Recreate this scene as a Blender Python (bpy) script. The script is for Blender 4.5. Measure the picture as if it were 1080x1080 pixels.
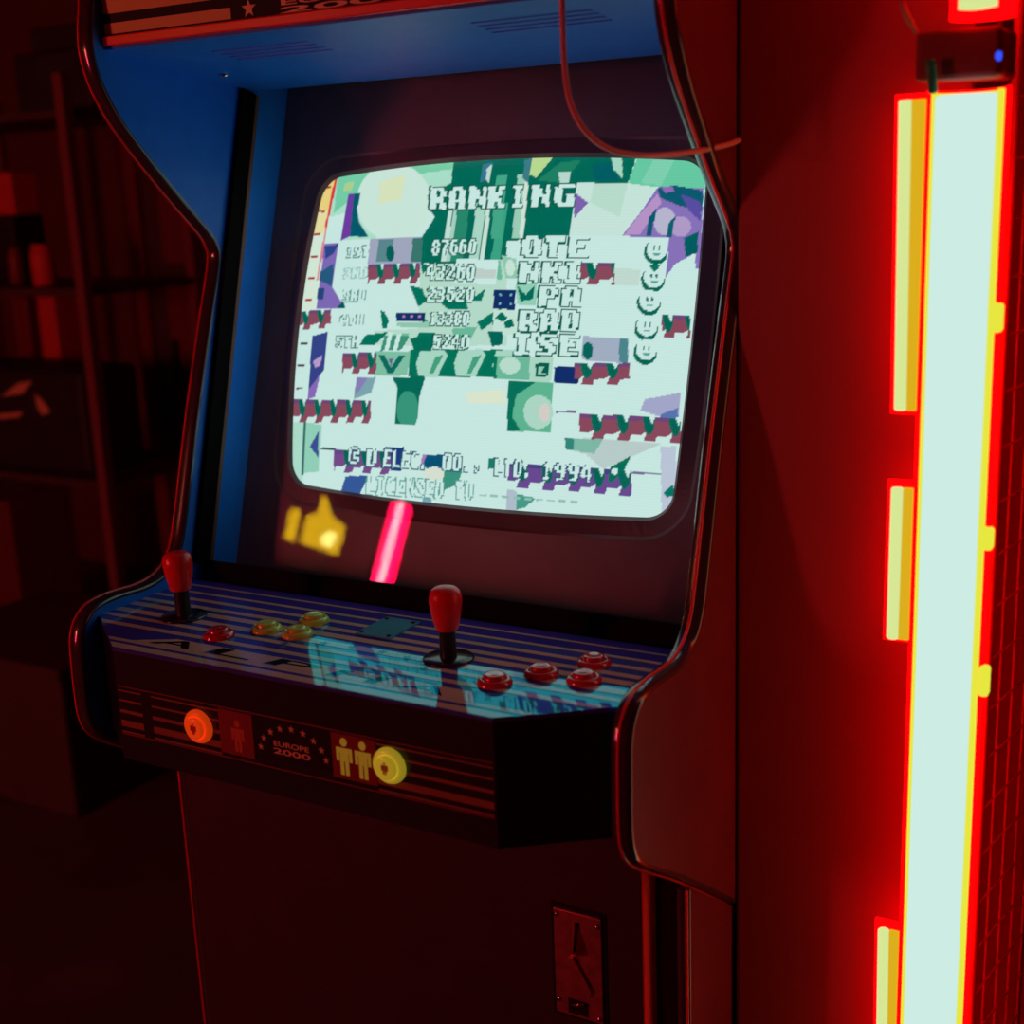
import bpy, bmesh, math, random
import numpy as np
from mathutils import Vector, Matrix

for o in list(bpy.data.objects):
    bpy.data.objects.remove(o, do_unlink=True)
random.seed(4)
scene = bpy.context.scene
C = scene.collection

# ------------------------------------------------------------------ camera
CAM = np.array([0.7888, -0.9634, 1.4124])
YAW, PITCH, ROLL, FPX = 0.52840, 0.23889, -0.03909, 1401.0
fw = np.array([-math.sin(YAW) * math.cos(PITCH), math.cos(YAW) * math.cos(PITCH), -math.sin(PITCH)])
rt = np.array([math.cos(YAW), math.sin(YAW), 0.0])
up = np.cross(rt, fw)
cr, sr = math.cos(ROLL), math.sin(ROLL)
RT, UP = cr * rt + sr * up, -sr * rt + cr * up
cd = bpy.data.cameras.new('camera')
cam = bpy.data.objects.new('camera', cd)
C.objects.link(cam)
cam.matrix_world = Matrix(((RT[0], UP[0], -fw[0], CAM[0]), (RT[1], UP[1], -fw[1], CAM[1]),
                           (RT[2], UP[2], -fw[2], CAM[2]), (0, 0, 0, 1)))
cd.sensor_width = 36
cd.lens = FPX / 1080 * 36
cd.clip_start = 0.02
cd.dof.use_dof = True
cd.dof.focus_distance = 1.42
cd.dof.aperture_fstop = 4.0
scene.camera = cam

# ------------------------------------------------------------------ world and exposure
w = bpy.data.worlds.new('world')
scene.world = w
w.use_nodes = True
w.node_tree.nodes['Background'].inputs[0].default_value = (0.5, 0.02, 0.05, 1)
w.node_tree.nodes['Background'].inputs[1].default_value = 0.0
scene.view_settings.view_transform = 'Standard'
scene.view_settings.look = 'None'
scene.view_settings.exposure = 0.0
scene.view_settings.gamma = 1.0
scene.view_settings.use_curve_mapping = False


def ray(px, py):
    return fw + RT * (px - 540) / FPX + UP * (540 - py) / FPX


def onp(px, py, n, p0):
    d = ray(px, py)
    n = np.asarray(n, float)
    t = ((np.asarray(p0, float) - CAM) @ n) / (d @ n)
    return CAM + t * d


def onx(px, py, v): return onp(px, py, (1, 0, 0), (v, 0, 0))
def ony(px, py, v): return onp(px, py, (0, 1, 0), (0, v, 0))
def onz(px, py, v): return onp(px, py, (0, 0, 1), (0, 0, v))


def proj(P):
    d = np.asarray(P, float) - CAM
    z = d @ fw
    return 540 + FPX * (d @ RT) / z, 540 - FPX * (d @ UP) / z


# ------------------------------------------------------------------ materials
def srgb(c):
    return [((v / 255) / 12.92 if v / 255 <= 0.04045 else ((v / 255 + 0.055) / 1.055) ** 2.4) for v in c[:3]]


def mat(name, col, rough=0.5, metal=0.0, spec=0.5, coat=0.0, noise=0.0, nscale=40, bump=0.0, bscale=300, aniso=None):
    m = bpy.data.materials.new(name)
    m.use_nodes = True
    nt = m.node_tree
    b = nt.nodes['Principled BSDF']
    b.inputs['Base Color'].default_value = (*col, 1)
    b.inputs['Roughness'].default_value = rough
    b.inputs['Metallic'].default_value = metal
    b.inputs['Specular IOR Level'].default_value = spec
    b.inputs['Coat Weight'].default_value = coat
    b.inputs['Coat Roughness'].default_value = 0.04
    tc = nt.nodes.new('ShaderNodeTexCoord')
    if noise > 0:
        n = nt.nodes.new('ShaderNodeTexNoise')
        n.inputs['Scale'].default_value = nscale
        n.inputs['Detail'].default_value = 5
        r = nt.nodes.new('ShaderNodeValToRGB')
        r.color_ramp.elements[0].position = 0.3
        r.color_ramp.elements[1].position = 0.7
        r.color_ramp.elements[0].color = (*[max(0, v * (1 - noise)) for v in col], 1)
        r.color_ramp.elements[1].color = (*[min(1, v * (1 + noise)) for v in col], 1)
        nt.links.new(tc.outputs['Object'], n.inputs['Vector'])
        nt.links.new(n.outputs['Fac'], r.inputs['Fac'])
        nt.links.new(r.outputs['Color'], b.inputs['Base Color'])
    if bump > 0:
        n = nt.nodes.new('ShaderNodeTexNoise')
        n.inputs['Scale'].default_value = bscale
        n.inputs['Detail'].default_value = 3
        bp = nt.nodes.new('ShaderNodeBump')
        bp.inputs['Strength'].default_value = bump
        bp.inputs['Distance'].default_value = 0.002
        nt.links.new(tc.outputs['Object'], n.inputs['Vector'])
        nt.links.new(n.outputs['Fac'], bp.inputs['Height'])
        nt.links.new(bp.outputs['Normal'], b.inputs['Normal'])
    return m


def emis(name, col, strength=1.0):
    m = bpy.data.materials.new(name)
    m.use_nodes = True
    nt = m.node_tree
    nt.nodes.remove(nt.nodes['Principled BSDF'])
    e = nt.nodes.new('ShaderNodeEmission')
    e.inputs[0].default_value = (*col, 1)
    e.inputs[1].default_value = strength
    nt.links.new(e.outputs[0], nt.nodes['Material Output'].inputs[0])
    return m


def panel_mat(name, col):
    """printed overlay under a blue-tinted glossy foil: mirrors come back teal"""
    m = mat(name, col, 0.5, spec=0.0, noise=0.06)
    nt = m.node_tree
    b = nt.nodes['Principled BSDF']
    g = nt.nodes.new('ShaderNodeBsdfGlossy')
    g.inputs['Color'].default_value = (0.04, 0.82, 1.0, 1)
    g.inputs['Roughness'].default_value = 0.035
    f = nt.nodes.new('ShaderNodeFresnel')
    f.inputs[0].default_value = 2.25
    mx = nt.nodes.new('ShaderNodeMixShader')
    nt.links.new(f.outputs[0], mx.inputs[0])
    nt.links.new(b.outputs[0], mx.inputs[1])
    nt.links.new(g.outputs[0], mx.inputs[2])
    nt.links.new(mx.outputs[0], nt.nodes['Material Output'].inputs[0])
    return m


def lit(name, col, strength):
    """plastic with a lamp inside"""
    m = mat(name, col, 0.25, coat=0.4)
    b = m.node_tree.nodes['Principled BSDF']
    b.inputs['Emission Color'].default_value = (*col, 1)
    b.inputs['Emission Strength'].default_value = strength
    return m


M = {}
M['blue'] = mat('blue_laminate', (0.02, 0.25, 1.0), 0.4, spec=0.25, noise=0.06, bump=0.05)
M['laminate'] = mat('dark_laminate', (0.17, 0.022, 0.028), 0.40, noise=0.12, nscale=12, bump=0.08)
M['black'] = mat('black_paint', (0.012, 0.011, 0.012), 0.35, noise=0.2, bump=0.05)
M['rail'] = mat('black_rail', (0.004, 0.003, 0.004), 0.75, spec=0.1, bump=0.05)
M['trim'] = mat('edge_trim_plastic', (0.05, 0.03, 0.035), 0.2, coat=1.0, bump=0.02)
M['trim_highlight'] = mat('red_trim_highlight', (1.0, 0.03, 0.04), 0.3, coat=0.5)  # red glint along the edge trim, put into colour
M['rail_edge'] = mat('brown_rail_edge', (0.22, 0.10, 0.07), 0.4)
M['bezel'] = mat('bezel_plastic', (0.15, 0.07, 0.085), 0.45, noise=0.2, nscale=9, bump=0.12, bscale=500)
M['panel_blue'] = panel_mat('panel_overlay_blue', (0.085, 0.07, 0.55))
M['panel_tan'] = panel_mat('panel_overlay_tan', (0.85, 0.62, 0.45))
M['panel_dark'] = panel_mat('panel_overlay_dark', (0.02, 0.015, 0.02))
M['panel_star'] = panel_mat('panel_overlay_star', (0.14, 0.20, 0.48))
M['red_bat'] = mat('red_plastic', (1.0, 0.015, 0.008), 0.3, coat=0.2)
M['red_btn'] = mat('red_button_plastic', (0.75, 0.02, 0.02), 0.15, coat=1.0)
M['yellow_btn'] = mat('yellow_button_plastic', (0.72, 0.95, 0.10), 0.2, coat=0.8)
M['orange_btn'] = lit('orange_lit_button', (0.85, 0.06, 0.004), 0.5)
M['yellow_lit'] = lit('yellow_lit_button', (0.62, 0.50, 0.03), 0.38)
M['olive_lit'] = lit('olive_backlit_print', (0.50, 0.36, 0.03), 0.22)
M['red_lit'] = lit('red_backlit_print', (0.40, 0.02, 0.01), 0.12)
M['shaft'] = mat('black_shaft', (0.015, 0.013, 0.015), 0.35)
M['washer'] = mat('black_washer', (0.02, 0.018, 0.022), 0.22, coat=0.4)
M['plate'] = panel_mat('clear_blue_plate', (0.12, 0.50, 0.62))
M['chrome'] = mat('chrome', (0.75, 0.73, 0.72), 0.18, metal=1.0)
M['coin'] = mat('stamped_steel', (0.50, 0.12, 0.13), 0.30, metal=0.5, noise=0.25, nscale=70, bump=0.3, bscale=90)
M['dark'] = mat('dark_void', (0.006, 0.005, 0.005), 0.7)
M['fascia_black'] = mat('fascia_black', (0.014, 0.012, 0.013), 0.28, coat=0.2)
M['print_orange'] = mat('print_orange', (0.72, 0.58, 0.12), 0.45)
M['print_stripe'] = mat('print_stripe', (0.32, 0.13, 0.06), 0.35)
M['print_red'] = mat('print_red', (0.28, 0.025, 0.02), 0.35)
M['print_brightred'] = mat('print_bright_red', (0.75, 0.06, 0.04), 0.35)
M['print_olive'] = mat('print_olive', (0.62, 0.48, 0.08), 0.35)
M['print_gold'] = mat('print_gold', (0.85, 0.60, 0.26), 0.35)
M['print_navy'] = mat('print_navy', (0.014, 0.012, 0.018), 0.6, spec=0.2)
M['marquee_red'] = mat('marquee_red', (1.0, 0.012, 0.012), 0.3, coat=0.3)
M['door'] = mat('door_laminate', (0.055, 0.016, 0.022), 0.5, noise=0.1, nscale=20, bump=0.1)
M['door_edge'] = mat('door_side_red_light', (1.0, 0.02, 0.015), 0.5)  # red lamp light put into the colour of the door's side face
M['cable'] = mat('pink_cable', (0.90, 0.48, 0.42), 0.35, coat=0.3)
M['wall_red'] = mat('red_partition_paint', (0.34, 0.035, 0.035), 0.55, noise=0.06, nscale=6, bump=0.15, bscale=60)
M['wall_bright'] = mat('red_side_wall_paint', (0.90, 0.05, 0.045), 0.6, noise=0.05, nscale=6, bump=0.1, bscale=60)
M['wall'] = mat('dim_wall_paint', (0.20, 0.04, 0.06), 0.8, noise=0.1, nscale=3, bump=0.2, bscale=80)
M['floor'] = mat('floor_vinyl', (0.12, 0.07, 0.07), 0.55, noise=0.3, nscale=4, bump=0.1, bscale=50)
M['ceiling'] = mat('ceiling_paint', (0.08, 0.06, 0.07), 0.9, noise=0.1, nscale=3)
M['rack'] = mat('rack_steel', (0.30, 0.08, 0.09), 0.5, noise=0.1)
M['rack_dark'] = mat('rack_dark', (0.10, 0.05, 0.05), 0.6, noise=0.15)
M['box_dark'] = mat('dark_case', (0.03, 0.025, 0.028), 0.6, noise=0.2, nscale=10)
M['box_red'] = mat('red_carton', (1.0, 0.07, 0.06), 0.5, noise=0.1)
M['locker'] = mat('locker_paint', (0.24, 0.035, 0.045), 0.5, noise=0.1)
M['tan'] = mat('tan_label', (0.95, 0.62, 0.30), 0.6)
M['wire'] = mat('grid_wire', (0.95, 0.10, 0.08), 0.5)
M['green'] = mat('green_insulation', (0.02, 0.45, 0.20), 0.5)
M['lgreen'] = mat('pale_green_insulation', (0.45, 0.70, 0.35), 0.5)
M['socket'] = mat('lamp_holder', (0.30, 0.015, 0.015), 0.6)
M['lamp_core'] = emis('lamp_glass_white', (0.61, 0.845, 0.775), 1.0)
M['lamp_yellow'] = emis('lamp_rim_glow_yellow', (0.80, 0.80, 0.05), 1.0)  # glow for the tube's yellow fringe, also put on the clips
M['lamp_pale'] = emis('lamp_rod_pale', (0.68, 0.80, 0.30), 1.0)
M['lamp_amber'] = emis('lamp_strip_amber', (0.72, 0.42, 0.012), 1.0)
M['lamp_red'] = emis('lamp_rim_glow_red', (1.0, 0.0005, 0.001), 3.6)  # glow for the red rims added round the lamps
M['neon_red'] = emis('neon_red', (1.0, 0.0, 0.05), 85.0)
M['neon_core'] = emis('neon_core', (1.0, 0.25, 0.30), 60.0)
M['sign_yellow'] = emis('sign_yellow', (1.0, 0.60, 0.0), 16.0)
M['sign_hot'] = emis('sign_hot', (1.0, 0.9, 0.2), 30.0)
M['led_blue'] = emis('led_blue', (0.03, 0.08, 1.0), 1.2)


def glass_mat():
    m = bpy.data.materials.new('clear_glass')
    m.use_nodes = True
    nt = m.node_tree
    nt.nodes.remove(nt.nodes['Principled BSDF'])
    t = nt.nodes.new('ShaderNodeBsdfTransparent')
    t.inputs[0].default_value = (0.97, 0.97, 0.97, 1)
    g = nt.nodes.new('ShaderNodeBsdfGlossy')
    g.inputs['Roughness'].default_value = 0.015
    f = nt.nodes.new('ShaderNodeFresnel')
    f.inputs[0].default_value = 1.5
    mx = nt.nodes.new('ShaderNodeMixShader')
    nt.links.new(f.outputs[0], mx.inputs[0])
    nt.links.new(t.outputs[0], mx.inputs[1])
    nt.links.new(g.outputs[0], mx.inputs[2])
    nt.links.new(mx.outputs[0], nt.nodes['Material Output'].inputs[0])
    return m


M['glass'] = glass_mat()


# ------------------------------------------------------------------ mesh helpers
class MB:
    def __init__(self):
        self.v, self.f, self.mi, self.sm = [], [], [], []

    def add(self, vs, fs, mi=0, smooth=False):
        b = len(self.v)
        self.v += [tuple(float(c) for c in p) for p in vs]
        for f in fs:
            self.f.append(tuple(i + b for i in f))
            self.mi.append(mi)
            self.sm.append(smooth)
        return self

    def box(self, lo, hi, mi=0):
        x0, y0, z0 = lo
        x1, y1, z1 = hi
        return self.add([(x0, y0, z0), (x1, y0, z0), (x1, y1, z0), (x0, y1, z0), (x0, y0, z1), (x1, y0, z1), (x1, y1, z1), (x0, y1, z1)],
                        [(0, 3, 2, 1), (4, 5, 6, 7), (0, 1, 5, 4), (1, 2, 6, 5), (2, 3, 7, 6), (3, 0, 4, 7)], mi)

    def bbox(self, lo, hi, r=0.002, mi=0):
        """box with bevelled vertical and horizontal edges"""
        bm = bmesh.new()
        bmesh.ops.create_cube(bm, size=1)
        for v in bm.verts:
            v.co = Vector([(lo[i] + hi[i]) / 2 + v.co[i] * (hi[i] - lo[i]) for i in range(3)])
        bmesh.ops.bevel(bm, geom=list(bm.edges), offset=r, segments=2, affect='EDGES', profile=0.5)
        bm.verts.index_update()
        self.add([v.co for v in bm.verts], [[v.index for v in f.verts] for f in bm.faces], mi)
        bm.free()
        return self

    def prism(self, pts, axis, a, b, mi=0, mi_a=None, mi_b=None):
        """pts 2D polygon (other two axes in order), extruded along axis from a to b"""
        def P(p, t):
            if axis == 0: return (t, p[0], p[1])
            if axis == 1: return (p[0], t, p[1])
            return (p[0], p[1], t)
        n = len(pts)
        base = len(self.v)
        self.v += [tuple(map(float, P(p, a))) for p in pts] + [tuple(map(float, P(p, b))) for p in pts]
        self.f.append(tuple(base + i for i in range(n))); self.mi.append(mi if mi_a is None else mi_a); self.sm.append(False)
        self.f.append(tuple(base + n + i for i in reversed(range(n)))); self.mi.append(mi if mi_b is None else mi_b); self.sm.append(False)
        for i in range(n):
            j = (i + 1) % n
            self.f.append((base + i, base + n + i, base + n + j, base + j)); self.mi.append(mi); self.sm.append(False)
        return self

    def lathe(self, prof, o=(0, 0, 0), ax=(0, 0, 1), seg=32, mi=0, smooth=True):
        """prof list of (r, h) from bottom to top round axis ax through o"""
        ax = Vector(ax).normalized()
        u = ax.orthogonal().normalized()
        vv = ax.cross(u)
        o = Vector(o)
        vs, fs = [], []
        n = len(prof)
        for k in range(seg):
            a = 2 * math.pi * k / seg
            d = u * math.cos(a) + vv * math.sin(a)
            for r, h in prof:
                vs.append(o + ax * h + d * r)
        for k in range(seg):
            k2 = (k + 1) % seg
            for i in range(n - 1):
                fs.append((k * n + i, k2 * n + i, k2 * n + i + 1, k * n + i + 1))
        self.add(vs, fs, mi, smooth)
        if prof[0][0] > 1e-6:
            self.add([o + ax * prof[0][1] + (u * math.cos(2 * math.pi * k / seg) + vv * math.sin(2 * math.pi * k / seg)) * prof[0][0] for k in range(seg)],
                     [tuple(reversed(range(seg)))], mi)
        if prof[-1][0] > 1e-6:
            self.add([o + ax * prof[-1][1] + (u * math.cos(2 * math.pi * k / seg) + vv * math.sin(2 * math.pi * k / seg)) * prof[-1][0] for k in range(seg)],
                     [tuple(range(seg))], mi)
        return self

    def tube(self, pts, r, seg=10, mi=0):
        pts = [Vector(p) for p in pts]
        n = len(pts)
        vs, fs = [], []
        prev = None
        for i, p in enumerate(pts):
            t = (pts[min(i + 1, n - 1)] - pts[max(i - 1, 0)]).normalized()
            u = t.orthogonal().normalized() if prev is None else (prev - t * prev.dot(t)).normalized()
            prev = u
            v = t.cross(u)
            rr = r[i] if isinstance(r, (list, tuple)) else r
            for k in range(seg):
                a = 2 * math.pi * k / seg
                vs.append(p + (u * math.cos(a) + v * math.sin(a)) * rr)
        for i in range(n - 1):
            for k in range(seg):
                k2 = (k + 1) % seg
                fs.append((i * seg + k, i * seg + k2, (i + 1) * seg + k2, (i + 1) * seg + k))
        fs.append(tuple(reversed(range(seg))))
        fs.append(tuple((n - 1) * seg + k for k in range(seg)))
        return self.add(vs, fs, mi, True)

    def build(self, name, mats, parent=None, recalc=True):
        me = bpy.data.meshes.new(name)
        me.from_pydata(self.v, [], self.f)
        mats = mats if isinstance(mats, (list, tuple)) else [mats]
        for m in mats:
            me.materials.append(M[m] if isinstance(m, str) else m)
        me.polygons.foreach_set('material_index', self.mi)
        me.polygons.foreach_set('use_smooth', self.sm)
        if recalc:
            bm = bmesh.new()
            bm.from_mesh(me)
            bmesh.ops.recalc_face_normals(bm, faces=bm.faces)
            bm.to_mesh(me)
            bm.free()
        me.update()
        o = bpy.data.objects.new(name, me)
        C.objects.link(o)
        if parent is not None:
            o.parent = parent
            if parent.type == 'EMPTY':
                o.matrix_parent_inverse = parent.matrix_basis.inverted()
        return o


def thing(name, label, cat, loc=(0, 0, 0), group=None):
    o = bpy.data.objects.new(name, None)
    o.empty_display_size = 0.05
    C.objects.link(o)
    o.location = loc
    return tag(o, label, cat, group)


def tag(o, label, cat, group=None):
    o['label'] = label
    o['category'] = cat
    if group: o['group'] = group
    return o


def structure(o, label=None):
    o['kind'] = 'structure'
    if label: o['label'] = label
    return o


def smooth_path(pts, n=8):
    """Catmull-Rom through points"""
    P = [Vector(p) for p in pts]
    P = [P[0] * 2 - P[1]] + P + [P[-1] * 2 - P[-2]]
    out = []
    for i in range(1, len(P) - 2):
        for k in range(n):
            t = k / n
            a, b, c, d = P[i - 1], P[i], P[i + 1], P[i + 2]
            out.append(0.5 * ((2 * b) + (c - a) * t + (2 * a - 5 * b + 4 * c - d) * t * t + (3 * b - a - 3 * c + d) * t ** 3))
    out.append(P[-2])
    return out


def star_pts(cx, cy, r, rot=0.0, sx=1.0):
    out = []
    for k in range(10):
        a = math.pi / 2 + rot + k * math.pi / 5
        q = r if k % 2 == 0 else r * 0.40
        out.append((cx + sx * q * math.cos(a), cy + q * math.sin(a)))
    return out


def text_mesh(s):
    """unit-height text outline as list of verts/faces in 2D (x, y), normalised to box 0..1"""
    cu = bpy.data.curves.new('lettering', 'FONT')
    cu.body = s
    cu.size = 1
    cu.offset = 0.018
    ob = bpy.data.objects.new('lettering', cu)
    C.objects.link(ob)
    dg = bpy.context.evaluated_depsgraph_get()
    me = bpy.data.meshes.new_from_object(ob.evaluated_get(dg))
    v = [(p.co.x, p.co.y) for p in me.vertices]
    f = [tuple(p.vertices) for p in me.polygons]
    bpy.data.objects.remove(ob, do_unlink=True)
    bpy.data.curves.remove(cu)
    bpy.data.meshes.remove(me)
    xs = [p[0] for p in v]
    ys = [p[1] for p in v]
    x0, x1, y0, y1 = min(xs), max(xs), min(ys), max(ys)
    return [((a - x0) / (x1 - x0), (b - y0) / (y1 - y0)) for a, b in v], f


# ------------------------------------------------------------------ the room
RX0, RX1, RY0, RY1, RZ = -3.7, 2.4, -3.4, 2.7, 2.9
structure(MB().box((RX0 - 0.1, RY0 - 0.1, -0.1), (RX1 + 0.1, RY1 + 0.1, 0.0)).build('floor', 'floor'), 'dark vinyl arcade floor')
structure(MB().box((RX0 - 0.1, RY0 - 0.1, RZ), (RX1 + 0.1, RY1 + 0.1, RZ + 0.1)).build('ceiling', 'ceiling'), 'dark ceiling')
structure(MB().box((RX0 - 0.1, RY1, 0), (RX1 + 0.1, RY1 + 0.1, RZ)).build('wall_back', 'wall'), 'dim red back wall')
structure(MB().box((RX0 - 0.1, RY0 - 0.1, 0), (RX1 + 0.1, RY0, RZ)).build('wall_front', 'wall'), 'wall behind the camera')
structure(MB().box((RX0 - 0.1, RY0, 0), (RX0, RY1, RZ)).build('wall_left', 'wall'), 'dim red left wall')
structure(MB().box((RX1, RY0, 0), (RX1 + 0.1, RY1, RZ)).build('wall_right', 'wall'), 'dim red right wall')
# partition that stands against the cabinet's right side and carries the lamps
PY = 0.243
structure(MB().bbox((0.3402, PY, 0), (0.548, PY + 0.75, RZ), 0.004).build('wall_partition', 'wall_red'), 'smooth red partition beside the arcade cabinet')

# ------------------------------------------------------------------ arcade cabinet
cab = thing('arcade_cabinet', 'dark upright arcade cabinet with glowing ranking screen and striped blue control panel', 'arcade cabinet', (0, 0.4, 0))
XI, XO = 0.321, 0.339
prof_raw = [(.112, 1.80), (.110, 1.70), (.108, 1.63), (.101, 1.588), (.101, 1.562), (.112, 1.529), (.140, 1.488), (.205, 1.421), (.251, 1.378),
            (.264, 1.360), (.266, 1.340), (.243, 1.275), (.222, 1.215), (.202, 1.155), (.180, 1.083), (.163, 1.030), (.152, 1.007), (.137, .992),
            (.116, .983), (.090, .980), (.050, .982), (.020, .979), (.002, .967), (-.006, .950), (-.008, .928), (-.009, .885), (-.007, .857),
            (.002, .838), (.020, .822), (.050, .802), (.120, .757), (.270, .651), (.400, .560)]
prof = [(p.x, p.y) for p in smooth_path([Vector((a, b, 0)) for a, b in prof_raw], 4)]


def sweep_trim(path, xc, width=0.0195, bulge=0.0045):
    cs = [(-.5, -.4), (-.5, .25), (-.42, .62), (-.25, .88), (0, 1.0), (.25, .88), (.42, .62), (.5, .25), (.5, -.4)]
    n = len(path)
    vs, fs = [], []
    for i, (y, z) in enumerate(path):
        y0, z0 = path[max(i - 1, 0)]
        y1, z1 = path[min(i + 1, n - 1)]
        t = Vector((y1 - y0, z1 - z0)).normalized()
        nn = Vector((t.y, -t.x))       # travelling down: outward is -y
        for a, b in cs:
            vs.append((xc + a * width, y + nn.x * b * bulge, z + nn.y * b * bulge))
    m = len(cs)
    for i in range(n - 1):
        for k in range(m - 1):
            fs.append((i * m + k, i * m + k + 1, (i + 1) * m + k + 1, (i + 1) * m + k))
    return MB().add(vs, fs, 0, True)


def highlight_line(path, xc, lift, r=0.0018):  # thin tube along the trim: its red highlight line added as geometry
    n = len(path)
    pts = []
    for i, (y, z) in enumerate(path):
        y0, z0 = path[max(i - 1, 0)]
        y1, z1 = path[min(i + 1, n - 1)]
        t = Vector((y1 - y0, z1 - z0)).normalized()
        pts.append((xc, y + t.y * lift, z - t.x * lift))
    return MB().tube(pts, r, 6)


# outward normal when travelling down the front profile (t=(0,-1)) is (t.y,-t.x)=(-1,0): towards the player
panel_poly = prof + [(.86, .560), (.86, 1.80)]
low_poly = [(.130, 0.0), (.130, .742), (.265, .648), (.398, .553), (.855, .553), (.855, 0.0)]
for s in (-1, 1):
    a, b = (-XO, -XI) if s < 0 else (XI, XO)
    # inner face blue, the rest dark laminate
    MB().prism(panel_poly, 0, a, b, 0, mi_a=(0 if s < 0 else 1), mi_b=(1 if s < 0 else 0)).build('side_panel', ['laminate', 'blue'], cab)
    et = sweep_trim(prof, (a + b) / 2).build('edge_trim', 'trim', cab)
    highlight_line(prof, (a + b) / 2 - (.0055 if s < 0 else .001), .0040 if s < 0 else .0046).build('trim_highlight', 'trim_highlight', et)
    MB().prism(low_poly, 0, a + (0.004 if s < 0 else 0), b - (0.004 if s > 0 else 0), 0).build('lower_side_panel', 'laminate', cab)
    lp = [(.130, .74 - .03 * k) for k in range(25)] + [(.130, 0.0)]
    et = sweep_trim(lp, (a + b) / 2 - s * .002, 0.016, 0.004).build('lower_edge_trim', 'trim', cab)
    highlight_line(lp, (a + b) / 2 + s * .003, .0034).build('trim_highlight', 'trim_highlight', et)

MB().box((-XI, .84, 0), (XI, .86, 1.80)).build('back_panel', 'black', cab)
MB().box((-XI, .112, 1.78), (XI, .84, 1.80)).build('top_panel', 'black', cab)

# --- header: soffit with two groups of four slots, each slot a real opening over a dark box
SY0, SZ0, SY1, SZ1 = .1165, 1.5712, .350, 1.5385
slope = (SZ1 - SZ0) / (SY1 - SY0)
zs = lambda y: SZ0 + slope * (y - SY0)
sf = MB()


def slab(x0, x1, y0, y1, t=0.008):
    sf.add([(x0, y0, zs(y0)), (x1, y0, zs(y0)), (x1, y1, zs(y1)), (x0, y1, zs(y1)),
            (x0, y0, zs(y0) + t), (x1, y0, zs(y0) + t), (x1, y1, zs(y1) + t), (x0, y1, zs(y1) + t)],
           [(0, 3, 2, 1), (4, 5, 6, 7), (0, 1, 5, 4), (1, 2, 6, 5), (2, 3, 7, 6), (3, 0, 4, 7)])


rows = [.166, .179, .192, .205]
hw = 0.0022
y_prev = SY0
for ry in rows:
    slab(-XI, XI, y_prev, ry - hw)
    slab(-XI, -.214, ry - hw, ry + hw)
    slab(-.086, .105, ry - hw, ry + hw)
    slab(.233, XI, ry - hw, ry + hw)
    y_prev = ry + hw
slab(-XI, XI, y_prev, SY1)
soff = sf.build('header_underside', 'blue', cab)
for x0, x1 in ((-.214, -.086), (.105, .233)):
    for ry in rows:
        MB().box((x0 - .001, ry - .004, zs(ry) + .009), (x1 + .001, ry + .004, zs(ry) + .013)).build('vent_slot', 'dark', soff)
MB().lathe([(.0055, 0), (.0055, .001), (.004, .0025), (0, .003)], (-.285, .261, zs(.261)), (0, 0, -1), 20).build('screw', 'chrome', cab)

# --- marquee
MB().box((-XI, .119, 1.578), (XI, .135, 1.78)).build('marquee_panel', 'print_navy', cab)
mqs = MB()
mqs.bbox((-.319, .1125, 1.5745), (XI - .002, .1195, 1.5845), .0015)
mqs.build('marquee_strip', 'marquee_red', cab)
for x0, x1 in ((-.319, -.144), (.146, .319)):
    for z0, z1 in ((1.5868, 1.5975), (1.6070, 1.625)):
        MB().box((x0, .1180, z0), (x1, .1188, z1)).build('marquee_stripe', 'print_orange', cab)
MB().prism(star_pts(-.1205, 1.5945, .0092), 1, .1180, .1188).build('marquee_star', 'print_gold', cab)
MB().prism(star_pts(.1205, 1.5945, .0092), 1, .1180, .1188).build('marquee_star', 'print_gold', cab)


def lettering(name, s, x0, x1, z0, z1, y, m, parent, thick=0.0006):
    v, f = text_mesh(s)
    b = MB()
    b.add([(x0 + (x1 - x0) * p[0], y, z0 + (z1 - z0) * p[1]) for p in v], f)
    return b.build(name, m, parent)


lettering('marquee_lettering', '2000', -.082, .084, 1.5858, 1.5915, .1183, 'print_gold', cab)
lettering('marquee_lettering', 'EUROPE', -.080, .082, 1.5932, 1.5990, .1183, 'print_gold', cab)

# --- CRT, bezel and cover glass
TH = 0.291
SC = np.array([0.0, .342, 1.2505])
EX = np.array([1.0, 0, 0])
EV = np.array([0, math.sin(TH), math.cos(TH)])
EN = np.array([0, -math.cos(TH), math.sin(TH)])     # toward the player
SW, SH = .503, .377
BULGE = .030


def crt(u, v):
    """u, v in -1..1 over the picture; returns 3D (works for arrays)"""
    u = np.asarray(u, float)
    v = np.asarray(v, float)
    d = BULGE * (1 - (0.6 * u * u + 0.4 * v * v))
    return SC + u[..., None] * SW / 2 * EX + v[..., None] * SH / 2 * EV + d[..., None] * EN


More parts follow.
